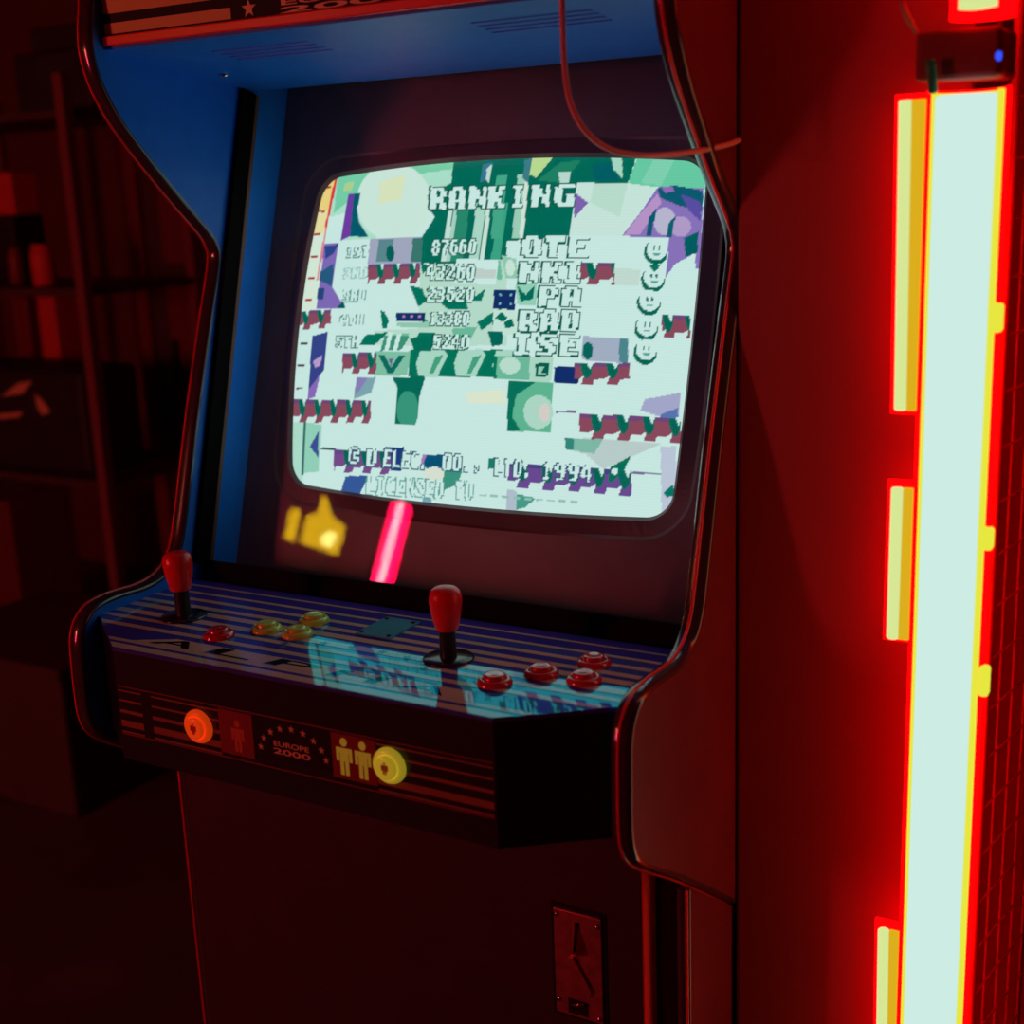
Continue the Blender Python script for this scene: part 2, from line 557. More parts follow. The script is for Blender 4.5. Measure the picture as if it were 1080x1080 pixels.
def outline(k, grow=0.0, corner=.026, n=200):
    """barrel shaped outline of the tube face in metres around the centre"""
    a, b = SW / 2 + grow, SH / 2 + grow
    rc = corner + grow
    pts = []
    m = n // 4
    for q in range(4):
        sx, sz = ((1, 1), (-1, 1), (-1, -1), (1, -1))[q]
        for i in range(m):
            t = i / m
            # a quarter outline: half a side, the corner arc, half a side
            if t < 0.4:
                k = t / 0.4
                p = (a, k * (b - rc)) if q % 2 == 0 else (k * (a - rc), b)
            elif t < 0.6:
                w_ = (t - 0.4) / 0.2 * math.pi / 2
                p = (a - rc + rc * math.cos(w_), b - rc + rc * math.sin(w_)) if q % 2 == 0 else (a - rc + rc * math.sin(w_), b - rc + rc * math.cos(w_))
            else:
                k = 1 - (t - 0.6) / 0.4
                p = (k * (a - rc), b) if q % 2 == 0 else (a, k * (b - rc))
            x, z = p[0] * sx, p[1] * sz
            bow = 0.0075
            pts.append((x * (1 + bow / a * (1 - min(1, abs(z / b)) ** 2)) - 0.001,
                        z * (1 + (bow + .0015) / b * (1 - min(1, abs(x / a)) ** 2))))
    return pts


# ---- picture on the tube, drawn as a grid of coloured picture cells
NU, NV = 380, 286
UM, VM = 1.06, 1.08
uu = np.linspace(-UM, UM, NU + 1)
vv = np.linspace(-VM, VM, NV + 1)
UC, VC = np.meshgrid(uu, vv)
PC = crt(UC, VC)
dd = PC - CAM
zz = dd @ fw
PX = 540 + FPX * (dd @ RT) / zz
PYX = 540 - FPX * (dd @ UP) / zz
WHITE = (0.62, 0.87, 0.82)
IMG = np.zeros((NV + 1, NU + 1, 3))
IMG[:] = WHITE


def lin(c):
    return np.array(srgb(c))


def inpoly(poly):
    ins = np.zeros(PX.shape, bool)
    n = len(poly)
    j = n - 1
    for i in range(n):
        xi, yi = poly[i]
        xj, yj = poly[j]
        if yi != yj:
            cond = ((yi > PYX) != (yj > PYX)) & (PX < (xj - xi) * (PYX - yi) / (yj - yi) + xi)
            ins ^= cond
        j = i
    return ins


def poly(pts, col, z=None, mix=1.0):
    if z is not None:
        ox, oy = {1: (290, 140), 2: (520, 140), 3: (290, 350), 4: (520, 350)}[z]
        pts = [(ox + p[0] * .2222, oy + p[1] * .2222) for p in pts]
    m = inpoly(pts)
    c = np.array(WHITE) if col is None else lin(col)
    IMG[m] = IMG[m] * (1 - mix) + c * mix


def ell(cx, cy, rx, ry, col, z=None, mix=1.0):
    if z is not None:
        ox, oy = {1: (290, 140), 2: (520, 140), 3: (290, 350), 4: (520, 350)}[z]
        cx, cy, rx, ry = ox + cx * .2222, oy + cy * .2222, rx * .2222, ry * .2222
    m = ((PX - cx) / rx) ** 2 + ((PYX - cy) / ry) ** 2 < 1
    c = np.array(WHITE) if col is None else lin(col)
    IMG[m] = IMG[m] * (1 - mix) + c * mix


GL = {
    'A': ['01110', '11011', '11011', '11011', '11111', '11011', '11011'], 'R': ['11110', '11011', '11011', '11110', '11110', '11011', '11011'],
    'N': ['11001', '11101', '11101', '11111', '11011', '11011', '11001'], 'K': ['11011', '11010', '11110', '11100', '11110', '11010', '11011'],
    'I': ['11110', '01100', '01100', '01100', '01100', '01100', '11110'], 'G': ['01111', '11000', '11000', '11011', '11011', '11011', '01111'],
    'O': ['01110', '11011', '11011', '11011', '11011', '11011', '01110'], 'T': ['11111', '11111', '01100', '01100', '01100', '01100', '01100'],
    'E': ['11111', '11000', '11000', '11110', '11000', '11000', '11111'], 'P': ['11110', '11011', '11011', '11110', '11000', '11000', '11000'],
    'D': ['11110', '11011', '11011', '11011', '11011', '11011', '11110'], 'S': ['01111', '11000', '11100', '01110', '00111', '00011', '11110'],
    'L': ['11000', '11000', '11000', '11000', '11000', '11000', '11111'], 'C': ['01111', '11000', '11000', '11000', '11000', '11000', '01111'],
    'U': ['11011', '11011', '11011', '11011', '11011', '11011', '01110'], 'H': ['11011', '11011', '11011', '11111', '11011', '11011', '11011'],
    '.': ['00000', '00000', '00000', '00000', '00000', '01100', '01100'], ',': ['00000', '00000', '00000', '00000', '01100', '00100', '01000'],
    '0': ['01110', '11011', '11011', '11011', '11011', '11011', '01110'], '1': ['00100', '01100', '00100', '00100', '00100', '00100', '01110'],
    '2': ['01110', '10011', '00011', '00110', '01100', '11000', '11111'], '3': ['11110', '00011', '00011', '01110', '00011', '00011', '11110'],
    '4': ['00110', '01110', '11010', '11010', '11111', '00010', '00010'], '5': ['11111', '11000', '11110', '00011', '00011', '11011', '01110'],
    '6': ['01110', '11000', '11110', '11011', '11011', '11011', '01110'], '7': ['11111', '00011', '00110', '00110', '01100', '01100', '01100'],
    '8': ['01110', '11011', '11011', '01110', '11011', '11011', '01110'], '9': ['01110', '11011', '11011', '01111', '00011', '00011', '01110'],
    '@': ['01110', '10001', '10111', '10100', '10111', '10001', '01110'],
    '-': ['00000', '00000', '00000', '11110', '00000', '00000', '00000'],
}


def word(s, x0, y0, x1, y1, h, dark=(0, 95, 75), lean=-1.5, adv=1.0, out=1.0, xs=None):
    """pixel lettering from lower-left (x0,y0) to lower-right (x1,y1) in photo pixels, height h"""
    n = len(s)
    for layer in (0, 1):
        for i, ch in enumerate(s):
            if ch == ' ' or ch not in GL: continue
            if xs: a, b = xs[i]
            else:
                cw = (x1 - x0) / n
                a, b = x0 + i * cw, x0 + (i + 0.82) * cw
            yb = y0 + (y1 - y0) * ((a + b) / 2 - x0) / max(1e-6, (x1 - x0))
            for r, row in enumerate(GL[ch]):
                ya = yb - h + r * h / 7
                ye = ya + h / 7
                c0 = None
                for c in range(6):
                    on = c < 5 and row[c] == '1'
                    if on and c0 is None: c0 = c
                    if not on and c0 is not None:
                        xa = a + (b - a) * c0 / 5
                        xe = a + (b - a) * c / 5
                        lx = lean * ((ya + ye) / 2 - yb) / h * 1.0
                        e = out if layer == 0 else 0.0
                        m = (PX > xa + lx - e * 1.3) & (PX < xe + lx + e * .6) & (PYX > ya - e * .8) & (PYX < ye + e * 1.2)
                        IMG[m] = lin(dark) if layer == 0 else np.array(WHITE)
                        c0 = None


def zig(x0, y0, x1, y1, h, pitch=15.0, col=(142, 76, 96), bump=(0, 105, 90), ph=0.0, top=(90, 70, 140)):
    """saw-toothed ledge: coloured band, dark drops from above, white steps below"""
    L = x1 - x0
    sl = (y1 - y0) / L
    s = PX - x0
    t = PYX - (y0 + sl * s)
    inb = (s > 0) & (s < L)
    fr = (((s - (h - t) * .35) / pitch + ph) % 1.0)
    step = np.where(fr < .55, h * .74, h * .98) - h * .15 * np.clip((fr - .35) / .2, 0, 1) * (fr < .55)
    m = inb & (t > 0) & (t < step)
    IMG[m] = lin(col)
    m = inb & (t > 0) & (t < h * .18)
    IMG[m] = lin(top) * .6 + lin(col) * .4
    fr = ((s / pitch + ph) % 1.0)
    drop = h * .72 * np.sqrt(np.clip(1 - ((fr - .78) / .24) ** 2, 0, 1))
    m = inb & (t > 0) & (t < drop)
    IMG[m] = lin(bump)
    m = inb & (t > 0) & (t < h * .30 * np.clip(1 - np.abs(fr - .90) / .12, 0, 1))
    IMG[m] = WHITE


G0, G1, G2 = (0, 108, 90), (60, 168, 136), (150, 215, 190)
MINT = (105, 208, 168)
# top left mint field and disc
poly([(300, 200), (560, 120), (860, 110), (830, 260), (700, 400), (480, 500), (240, 520), (255, 400)], (175, 230, 208), 1)
poly([(300, 200), (560, 120), (860, 110), (850, 170), (560, 215), (380, 300), (280, 380)], (120, 212, 172), 1)
poly([(330, 240), (375, 230), (365, 275), (325, 280)], (175, 215, 150), 1)
ell(565, 330, 178, 185, (208, 238, 226), 1)
poly([(500, 230), (620, 200), (600, 320), (490, 340)], (222, 236, 196), 1)
poly([(240, 405), (335, 380), (318, 515), (225, 525)], None, 1)
poly([(348, 292), (378, 290), (357, 492), (312, 512)], (112, 62, 165), 1)
poly([(375, 290), (407, 288), (390, 360), (398, 420), (445, 495), (355, 492)], (0, 92, 112), 1)
# dark green centre
poly([(853, 110), (1100, 100), (1100, 620), (690, 620), (695, 500), (760, 400), (735, 365), (725, 300), (835, 240)], G0, 1)
poly([(0, 90), (690, 90), (640, 240), (400, 240), (360, 490), (0, 520)], G0, 2)
for x0, x1, c in ((800, 822, (200, 232, 220)), (826, 842, (170, 215, 200)), (842, 900, (40, 140, 112)), (930, 975, (175, 222, 205)), (980, 1000, (205, 235, 222)), (1035, 1080, (60, 168, 136))):
    poly([(x0 + 28, 330), (x1 + 28, 330), (x1 - 12, 610), (x0 - 12, 610)], c, 1)
for x0, x1, c in ((-5, 45, (70, 172, 140)), (95, 130, (160, 212, 190)), (130, 150, (215, 236, 222))):
    poly([(x0 + 22, 200), (x1 + 22, 200), (x1 - 6, 500), (x0 - 6, 500)], c, 2)
poly([(985, 150), (1035, 140), (1020, 220), (975, 235)], (55, 120, 150), 1)
poly([(1005, 170), (1030, 150), (1018, 240), (1002, 225)], (190, 225, 212), 1)
poly([(195, 100), (300, 100), (205, 212), (165, 195)], (190, 225, 150), 2)
poly([(150, 130), (185, 120), (165, 240), (140, 215)], (60, 128, 140), 2)
poly([(320, 140), (420, 130), (330, 240), (210, 225)], (30, 132, 102), 2)
poly([(470, 150), (560, 140), (600, 230), (480, 225)], (0, 96, 104), 2)
poly([(560, 112), (612, 115), (615, 220), (570, 170)], (170, 222, 200), 2)
poly([(310, 188), (370, 186), (358, 245), (318, 245)], (190, 225, 212), 2)
# right: white field, mint corner, lilac knot
poly([(400, 238), (700, 238), (780, 255), (610, 490), (360, 490)], (205, 236, 226), 2)
poly([(480, 238), (640, 238), (600, 400), (460, 330)], (190, 228, 212), 2)
poly([(385, 280), (452, 332), (385, 405)], (128, 100, 178), 2)
poly([(690, 100), (1010, 100), (1010, 270), (780, 258), (640, 240)], MINT, 2)
poly([(760, 130), (860, 130), (800, 250), (700, 240)], (130, 215, 182), 2)
poly([(785, 255), (1000, 262), (985, 640), (820, 700), (835, 500), (610, 490), (690, 390)], (140, 118, 192), 2)
poly([(780, 262), (860, 250), (1000, 275), (990, 375), (880, 345), (795, 310)], (10, 92, 116), 2)
poly([(800, 260), (850, 252), (860, 280), (820, 285)], (150, 110, 190), 2)
poly([(890, 290), (985, 330), (985, 420), (930, 370)], (92, 80, 168), 2)
poly([(690, 395), (780, 290), (800, 330), (700, 480), (620, 488)], (188, 152, 206), 2)
ell(815, 420, 52, 65, (190, 188, 214), 2)
ell(890, 445, 50, 48, (182, 160, 208), 2)
poly([(742, 400), (775, 360), (752, 488), (728, 488)], (10, 92, 116), 2)
poly([(838, 420), (865, 400), (850, 500), (820, 500)], (10, 98, 116), 2)
poly([(905, 500), (975, 470), (970, 570), (915, 590)], (0, 96, 100), 2)
poly([(815, 695), (862, 625), (960, 570), (960, 880), (815, 850)], None, 2)
# left ruler strip
poly([(215, 200), (305, 180), (235, 480), (195, 860), (100, 860), (140, 560)], (218, 240, 222), 1)
poly([(225, 205), (300, 190), (258, 370), (185, 380)], (240, 216, 130), 1)
poly([(190, 370), (255, 365), (232, 480), (165, 490)], (236, 228, 168), 1)
poly([(284, 215), (302, 200), (246, 450), (236, 450)], (225, 60, 60), 1)
poly([(238, 450), (246, 450), (206, 700), (196, 700)], (225, 140, 150), 1)
for x, y in ((250, 258), (222, 373), (200, 483), (186, 587), (174, 690), (160, 793)):
    poly([(x - 16, y - 5), (x + 16, y - 5), (x + 15, y + 5), (x - 17, y + 5)], (170, 40, 60), 1)
for x, y in ((138, 55), (125, 160), (117, 267), (102, 487), (97, 604)):
    poly([(x - 16, y - 5), (x + 16, y - 5), (x + 15, y + 5), (x - 17, y + 5)], (70, 60, 70), 3)
# second column, left
poly([(235, 528), (303, 520), (272, 735), (335, 832), (195, 838)], (130, 108, 188), 1)
poly([(235, 540), (300, 530), (280, 570), (240, 600)], (45, 72, 140), 1)
poly([(215, 660), (280, 620), (270, 730), (210, 700)], (40, 92, 132), 1)
poly([(205, 740), (235, 735), (228, 790), (200, 790)], (40, 72, 130), 1)
poly([(290, 830), (325, 800), (335, 835)], (0, 90, 96), 1)
poly([(450, 506), (700, 496), (692, 625), (440, 625)], (165, 172, 196), 1)
poly([(492, 508), (562, 505), (560, 610), (480, 612)], (92, 140, 146), 1)
ell(547, 572, 20, 38, (0, 98, 92), 1)
poly([(655, 500), (702, 496), (695, 615), (645, 615)], (60, 122, 114), 1)
# centre clutter round the scores
poly([(690, 640), (1100, 600), (1100, 1010), (480, 1010), (470, 940), (680, 930)], (186, 226, 208), 1)
for q in ([(690, 610), (740, 640), (700, 670)], [(640, 725), (700, 740), (720, 800), (680, 825)], [(500, 840), (520, 850), (540, 890), (530, 930), (510, 930)],
          [(430, 960), (540, 945), (470, 1010), (400, 1010)], [(700, 880), (740, 900), (700, 930)], [(920, 800), (1000, 740), (980, 800)],
          [(960, 900), (1070, 830), (1080, 860), (980, 940)], [(1030, 900), (1080, 870), (1080, 960), (1040, 950)], [(690, 945), (760, 950), (740, 1000), (650, 1000)],
          [(780, 800), (900, 790), (920, 840), (820, 840)]):
    poly(q, (0, 118, 96), 1)
for q in ([(560, 960), (640, 950), (600, 1000), (540, 1000)], [(840, 930), (960, 920), (930, 980), (850, 985)], [(1000, 600), (1070, 610), (1080, 700), (1040, 690)]):
    poly(q, (110, 190, 160), 1)
poly([(860, 600), (1060, 600), (1050, 720), (850, 715)], None, 1)
poly([(955, 645), (1050, 650), (1045, 692), (950, 690)], (196, 214, 208), 1)
poly([(575, 856), (712, 852), (712, 896), (575, 896)], (22, 52, 108), 1)
for k in range(3): poly([(605 + k * 38, 868), (617 + k * 38, 868), (617 + k * 38, 878), (605 + k * 38, 878)], (190, 130, 170), 1)
poly([(580, 900), (735, 898), (735, 925), (580, 920)], (150, 205, 180), 1)
poly([(5, 745), (108, 743), (102, 842), (0, 832)], (18, 48, 104), 2)
for a, b in ((30, 765), (80, 765), (28, 805), (78, 805)): poly([(a, b), (a + 10, b), (a + 10, b + 12), (a, b + 12)], (120, 190, 190), 2)
poly([(105, 720), (210, 715), (205, 820), (115, 815)], G2, 2)
poly([(115, 725), (155, 770), (200, 720), (190, 790), (130, 800)], (0, 110, 92), 2)
poly([(0, 840), (110, 845), (120, 960), (0, 960)], (200, 234, 220), 2)
for q in ([(10, 880), (40, 850), (70, 880), (50, 900)], [(50, 900), (90, 880), (100, 920), (60, 930)], [(0, 950), (50, 960), (40, 990), (0, 990)]):
    poly(q, (0, 112, 90), 2)
poly([(40, 580), (110, 600), (115, 690), (60, 690)], (150, 206, 180), 2)
ell(82, 640, 22, 40, (205, 235, 220), 2)
# faces
for zn, cx, cy in ((2, 776, 558), (2, 762, 690), (2, 742, 800), (2, 730, 920), (4, 726, 88)):
    ell(cx - 3, cy + 10, 56, 58, (0, 105, 88), zn)
    ell(cx + 2, cy - 4, 49, 50, None, zn)
    for e in (-12, 12): ell(cx + e + 2, cy - 10, 4, 12, (30, 110, 105), zn)
    poly([(cx - 18, cy + 14), (cx + 22, cy + 14), (cx + 12, cy + 24), (cx - 8, cy + 24)], (90, 165, 150), zn)
poly([(735, 630), (795, 630), (768, 662)], (0, 120, 96), 2)
poly([(560, 640), (700, 650), (690, 725), (560, 720)], (200, 226, 216), 2)
# ornament, columns and arch below the scores
poly([(478, 92), (645, 92), (628, 208), (470, 206)], (130, 198, 170), 3)
poly([(490, 110), (520, 110), (550, 170), (590, 110), (620, 110), (560, 195), (535, 195)], (10, 110, 96), 3)
poly([(538, 130), (560, 130), (552, 160)], (110, 90, 150), 3)
poly([(520, 20), (640, 20), (600, 85), (500, 90)], (60, 150, 122), 3)
poly([(540, 0), (560, 0), (540, 85), (520, 85)], None, 3)
poly([(580, 10), (600, 10), (580, 85), (560, 85)], None, 3)
poly([(645, 85), (1120, 85), (1120, 216), (630, 212)], (0, 118, 92), 3)
for x0 in (690, 870, 1050):
    poly([(x0, 90), (x0 + 110, 80), (x0 + 130, 110), (x0 + 80, 215), (x0 - 10, 210), (x0 - 20, 150)], (172, 222, 202), 3)
    poly([(x0 + 70, 120), (x0 + 110, 110), (x0 + 60, 200), (x0 + 40, 200)], (70, 165, 132), 3)
poly([(640, 30), (760, 20), (740, 90), (660, 90)], (0, 112, 90), 3)
poly([(1010, 0), (1080, 0), (1080, 60), (1030, 70)], (0, 105, 90), 3)
poly([(0, 110), (180, 120), (170, 230), (0, 222)], (110, 190, 160), 4)
ell(80, 160, 50, 40, (190, 228, 212), 4)
poly([(0, 110), (20, 120), (15, 225), (0, 225)], (0, 118, 92), 4)
poly([(176, 118), (290, 118), (272, 242), (170, 236)], (176, 222, 202), 4)
poly([(202, 150), (266, 146), (262, 212), (202, 214)], (0, 96, 80), 4)
poly([(215, 165), (252, 162), (225, 190), (250, 200), (214, 200)], (150, 205, 185), 4)
poly([(290, 165), (432, 165), (402, 246), (290, 242)], (16, 48, 110), 4)
poly([(425, 20), (642, 30), (642, 152), (420, 132)], (166, 180, 200), 4)
ell(450, 90, 25, 42, (0, 104, 96), 4)
poly([(602, 28), (640, 30), (640, 150), (596, 140)], (78, 138, 146), 4)
poly([(556, 216), (714, 214), (690, 290), (664, 442), (570, 440), (580, 260)], G0, 3)
ell(630, 370, 52, 90, (56, 154, 126), 3)
poly([(566, 440), (664, 442), (664, 480), (560, 480)], None, 3)
poly([(72, 234), (284, 244), (272, 478), (66, 470)], (96, 186, 150), 4)
poly([(72, 234), (200, 240), (110, 300), (90, 400), (130, 470), (66, 470)], (0, 116, 92), 4)
ell(215, 380, 70, 80, (178, 222, 204), 4)
ell(245, 385, 26, 45, (218, 214, 206), 4)
poly([(900, 290), (1080, 270), (1100, 340), (920, 340)], (226, 238, 212), 3)
poly([(720, 320), (890, 288), (880, 412), (790, 402), (700, 372)], (168, 172, 208), 4)
poly([(800, 390), (880, 360), (878, 412), (790, 405)], (92, 120, 180), 4)
poly([(345, 500), (800, 530), (640, 602), (520, 652), (440, 580), (345, 556)], (190, 212, 208), 4)
poly([(345, 500), (520, 512), (480, 580), (345, 556)], (130, 190, 172), 4)
poly([(340, 500), (382, 504), (380, 560), (345, 556)], (50, 140, 125), 4)
poly([(795, 540), (870, 545), (862, 830), (800, 866)], (192, 204, 222), 4)
poly([(810, 762), (860, 722), (858, 780), (822, 785)], (0, 120, 104), 4)
poly([(300, 374), (395, 374), (395, 384), (300, 384)], (130, 110, 150), 4)
poly([(655, 664), (796, 672), (796, 680), (655, 672)], (120, 110, 150), 4)
# lower left
poly([(70, 430), (136, 430), (132, 760), (85, 720)], (176, 228, 208), 3)
poly([(136, 430), (222, 440), (206, 664), (130, 670)], (150, 214, 190), 3)
poly([(136, 430), (146, 430), (136, 680), (126, 680)], (60, 110, 110), 3)
poly([(165, 545), (207, 472), (205, 595)], (62, 82, 150), 3)
poly([(215, 550), (290, 552), (286, 562), (212, 560)], (50, 80, 90), 3)
poly([(176, 20), (250, 0), (235, 180), (205, 210), (165, 290), (155, 320)], (54, 70, 140), 3)
poly([(180, 140), (225, 110), (215, 160), (190, 170)], (190, 160, 210), 3)
poly([(160, 270), (215, 200), (190, 310), (155, 320)], (140, 108, 190), 3)
poly([(388, 215), (480, 215), (455, 290), (372, 320)], (128, 170, 180), 3)
poly([(390, 218), (440, 218), (400, 280), (378, 300)], (140, 130, 190), 3)
poly([(335, 685), (445, 682), (395, 785), (308, 775)], (54, 92, 158), 3)
poly([(700, 790), (745, 795), (740, 830), (698, 825)], (120, 170, 190), 3)
poly([(520, 545), (612, 548), (600, 660), (500, 650)], (30, 60, 130), 3)
poly([(705, 582), (825, 585), (805, 662), (700, 642)], (0, 84, 122), 3)
poly([(700, 580), (720, 582), (700, 640), (690, 640)], (170, 130, 190), 3)
poly([(790, 650), (890, 655), (870, 722), (800, 752)], (60, 150, 130), 3)
poly([(1012, 598), (1044, 598), (1040, 650), (1012, 652)], (20, 130, 108), 3)
ell(755, 675, 48, 34, (222, 232, 216), 3)
poly([(66, 750), (112, 755), (110, 855), (60, 850)], (180, 196, 210), 4)
poly([(115, 770), (205, 790), (150, 835), (112, 845)], (70, 160, 140), 4)
# ledges
zig(388, 279, 443, 277, 22, 17)
zig(310, 329, 349, 326, 20, 16)
zig(361, 372, 397, 372, 23, 17)
zig(306, 421, 391, 422, 25, 16.5)
zig(352, 474, 412, 477, 24, 19, (120, 78, 140))
zig(612, 277, 648, 277, 24, 26, ph=.3)
zig(698, 332, 728, 333, 25, 24, ph=.5)
zig(606, 383, 664, 383, 23, 27, ph=.3)
zig(611, 436, 718, 441, 27, 27.5, ph=.1)
zig(535, 487, 666, 497, 27, 27, (108, 76, 150), ph=.2, top=(20, 60, 120))
poly([(545, 700), (560, 640), (655, 588), (620, 662), (560, 720)], (0, 112, 92), 4)
ell(578, 662, 16, 16, None, 4)
# lettering
word('RANKING', 452, 221, 606, 217, 23, xs=[(453, 470), (473, 490), (494, 512), (514, 532), (540, 553), (560, 579), (584, 605)], out=1.5)
word('87660', 455, 269, 503, 268, 16, out=1.0)
word('43260', 449, 295, 502, 296, 17, out=1.0)
word('23520', 450, 318, 501, 318, 15, out=1.0)
word('13380', 452, 343, 496, 343, 14, out=1.0)
word('5240', 456, 368, 496, 368, 15, out=1.0)
word('OTE', 550, 271, 624, 271, 22, out=1.5)
word('NKI', 547, 298, 620, 298, 22, out=1.5)
word('PA', 568, 323, 616, 323, 21, out=1.5)
word('RAD', 547, 349, 614, 349, 22, out=1.5)
word('ISE', 542, 374, 614, 375, 22, out=1.5)
word('1ST', 364, 272, 390, 270, 11, (60, 130, 120), out=.7)
word('2ND', 362, 294, 388, 293, 11, (150, 195, 190), out=.7)
word('3RD', 361, 318, 386, 317, 12, (90, 150, 140), out=.7)
word('4TH', 358, 343, 384, 342, 11, (90, 150, 140), out=.7)
word('5TH', 354, 367, 379, 366, 12, (60, 130, 120), out=.7)
for tx, xa, ya, xb, yb in (('@', 367, 489, 381, 490), ('D', 386, 491, 399, 492), ('ELEC.', 404, 492, 452, 496), ('CO.,', 466, 496, 510, 499), ('LTD.', 521, 501, 562, 504), ('1994', 570, 505, 626, 509)):
    word(tx, xa, ya, xb, yb, 18, (20, 84, 110), out=.9)
word('LICENSED TO', 386, 521, 500, 527, 19, (90, 160, 150), out=.8)
for k in range(9):
    poly([(505 + k * 12, 521 + k * .9), (513 + k * 12, 521.6 + k * .9), (513 + k * 12, 524 + k * .9), (505 + k * 12, 523.4 + k * .9)], (150, 196, 186))
# fine raster lines of the tube
IMG *= (1 - 0.05 * (np.arange(NV + 1) % 2))[:, None, None]

GU, GV = np.meshgrid(uu, vv)
P = crt(GU, GV).reshape(-1, 3)
idx = np.arange((NU + 1) * (NV + 1)).reshape(NV + 1, NU + 1)
quads = np.stack([idx[:-1, :-1], idx[:-1, 1:], idx[1:, 1:], idx[1:, :-1]], -1).reshape(-1, 4)
me = bpy.data.meshes.new('crt_screen')
me.vertices.add(len(P))
me.vertices.foreach_set('co', P.ravel())
me.loops.add(quads.size)
me.loops.foreach_set('vertex_index', quads.ravel())
me.polygons.add(len(quads))
me.polygons.foreach_set('loop_start', np.arange(0, quads.size, 4))
me.update(calc_edges=True)
ca = me.color_attributes.new('picture', 'FLOAT_COLOR', 'POINT')
cols = np.concatenate([IMG.reshape(-1, 3), np.ones(((NU + 1) * (NV + 1), 1))], 1)
ca.data.foreach_set('color', cols.ravel().astype(np.float32))
ms = bpy.data.materials.new('crt_picture')
ms.use_nodes = True
nt = ms.node_tree
nt.nodes.remove(nt.nodes['Principled BSDF'])
at = nt.nodes.new('ShaderNodeAttribute')
at.attribute_name = 'picture'
em = nt.nodes.new('ShaderNodeEmission')
em.inputs[1].default_value = 1.0
nt.links.new(at.outputs['Color'], em.inputs[0])
nt.links.new(em.outputs[0], nt.nodes['Material Output'].inputs[0])
me.materials.append(ms)
scr = bpy.data.objects.new('crt_screen', me)
C.objects.link(scr)
scr.parent = cab
scr.matrix_parent_inverse = cab.matrix_basis.inverted()
scr['label'] = 'glowing curved tube screen showing the RANKING table'

# bezel: ring from the tube outline to the cabinet walls
BZ = 0.010     # bezel plane in front of the tube corners


def plane_pt(x, v, d):
    return SC + x * EX + v * EV + d * EN


o0 = outline(0, 0.0)
o1 = outline(0, 0.004)
o2 = outline(0, 0.020)
o3 = outline(0, 0.0235)
n = len(o0)


def tube_d(x, v):
    u, q = x / (SW / 2), v / (SH / 2)
    return BULGE * (1 - (0.6 * u * u + 0.4 * q * q))


vt, vb = 0.305, -0.310


def rect_pt(x, v):
    a, b = XI - .0005, (vt if v > 0 else -vb)
    t = min(a / abs(x) if abs(x) > 1e-9 else 1e9, b / abs(v) if abs(v) > 1e-9 else 1e9)
    return (x * t, v * t)


rings = []
rings.append([plane_pt(x, v, tube_d(x, v) + .0006) for x, v in o0])
rings.append([plane_pt(x, v, tube_d(x, v) + .006) for x, v in o1])
rings.append([plane_pt(x, v, max(BZ - .002, tube_d(x, v) + .002) * .6 + BZ * .4) for x, v in o2])
rings.append([plane_pt(x, v, BZ) for x, v in o3])
out = [rect_pt(x, v) for x, v in o3]
# exact corners of the outer rectangle
for sx in (-1, 1):
    for lim in (vt, vb):
        k = min(range(n), key=lambda i: (o3[i][0] * (-vb if lim < 0 else vt) - sx * abs(lim) / abs(lim) * 0) ** 2 * 0 + (out[i][0] - sx * XI) ** 2 + (out[i][1] - lim) ** 2)
        out[k] = (sx * (XI - .0005), lim)
rings.append([plane_pt(x, v, BZ) for x, v in out])
rings.append([plane_pt(x, v, BZ - .01) for x, v in out])
bz = MB()
vs = [p for r in rings for p in r]
fs = []
for r in range(len(rings) - 1):
    for k in range(n):
        k2 = (k + 1) % n
        fs.append((r * n + k, r * n + k2, (r + 1) * n + k2, (r + 1) * n + k))
bz.add(vs, fs, 0, False)
bez = bz.build('monitor_bezel', 'bezel', cab)
bez['label'] = 'dark moulded surround of the tube'

# cover glass, with its rails
GT = math.atan(.284)
GN = np.array([0, -math.cos(GT), math.sin(GT)])
GE = np.array([0, math.sin(GT), math.cos(GT)])
GC = np.array([0, .273, 1.256])
gv0, gv1 = (.984 - 1.256) / math.cos(GT), (1.5375 - 1.256) / math.cos(GT)


def gbox(mb, x0, x1, v0, v1, d0, d1, mi=0):
    c = [GC + x * EX + v * GE + d * GN for d in (d0, d1) for v in (v0, v1) for x in (x0, x1)]
    mb.add(c, [(0, 1, 3, 2), (4, 6, 7, 5), (0, 4, 5, 1), (2, 3, 7, 6), (0, 2, 6, 4), (1, 5, 7, 3)], mi)
    return mb


g = MB()
g.add([GC + x * EX + v * GE for v in (gv0, gv1) for x in (-XI + .002, XI - .002)], [(0, 1, 3, 2)])
gl = g.build('cover_glass', 'glass', cab)
for s in (-1, 1):
    a, b = sorted((s * (XI - .0005), s * (XI - .007)))
    gbox(MB(), a, b, gv0, gv1 - .004, .002, .026).build('glass_rail', 'rail', cab)
    gbox(MB(), a, b, gv0, gv1 - .004, -.004, .0018).build('glass_rail_edge', 'rail_edge', cab)
gbox(MB(), -XI + .008, XI - .008, gv0 - .022, gv0 + .004, .0008, .014).build('bottom_glass_rail', 'rail', cab)
MB().lathe([(.006, 0), (.006, .002), (.003, .004), (0, .0045)], GC + .312 * EX + (1.049 - 1.256) / math.cos(GT) * GE + .0005 * GN, GN, 20).build('screw', 'chrome', cab)

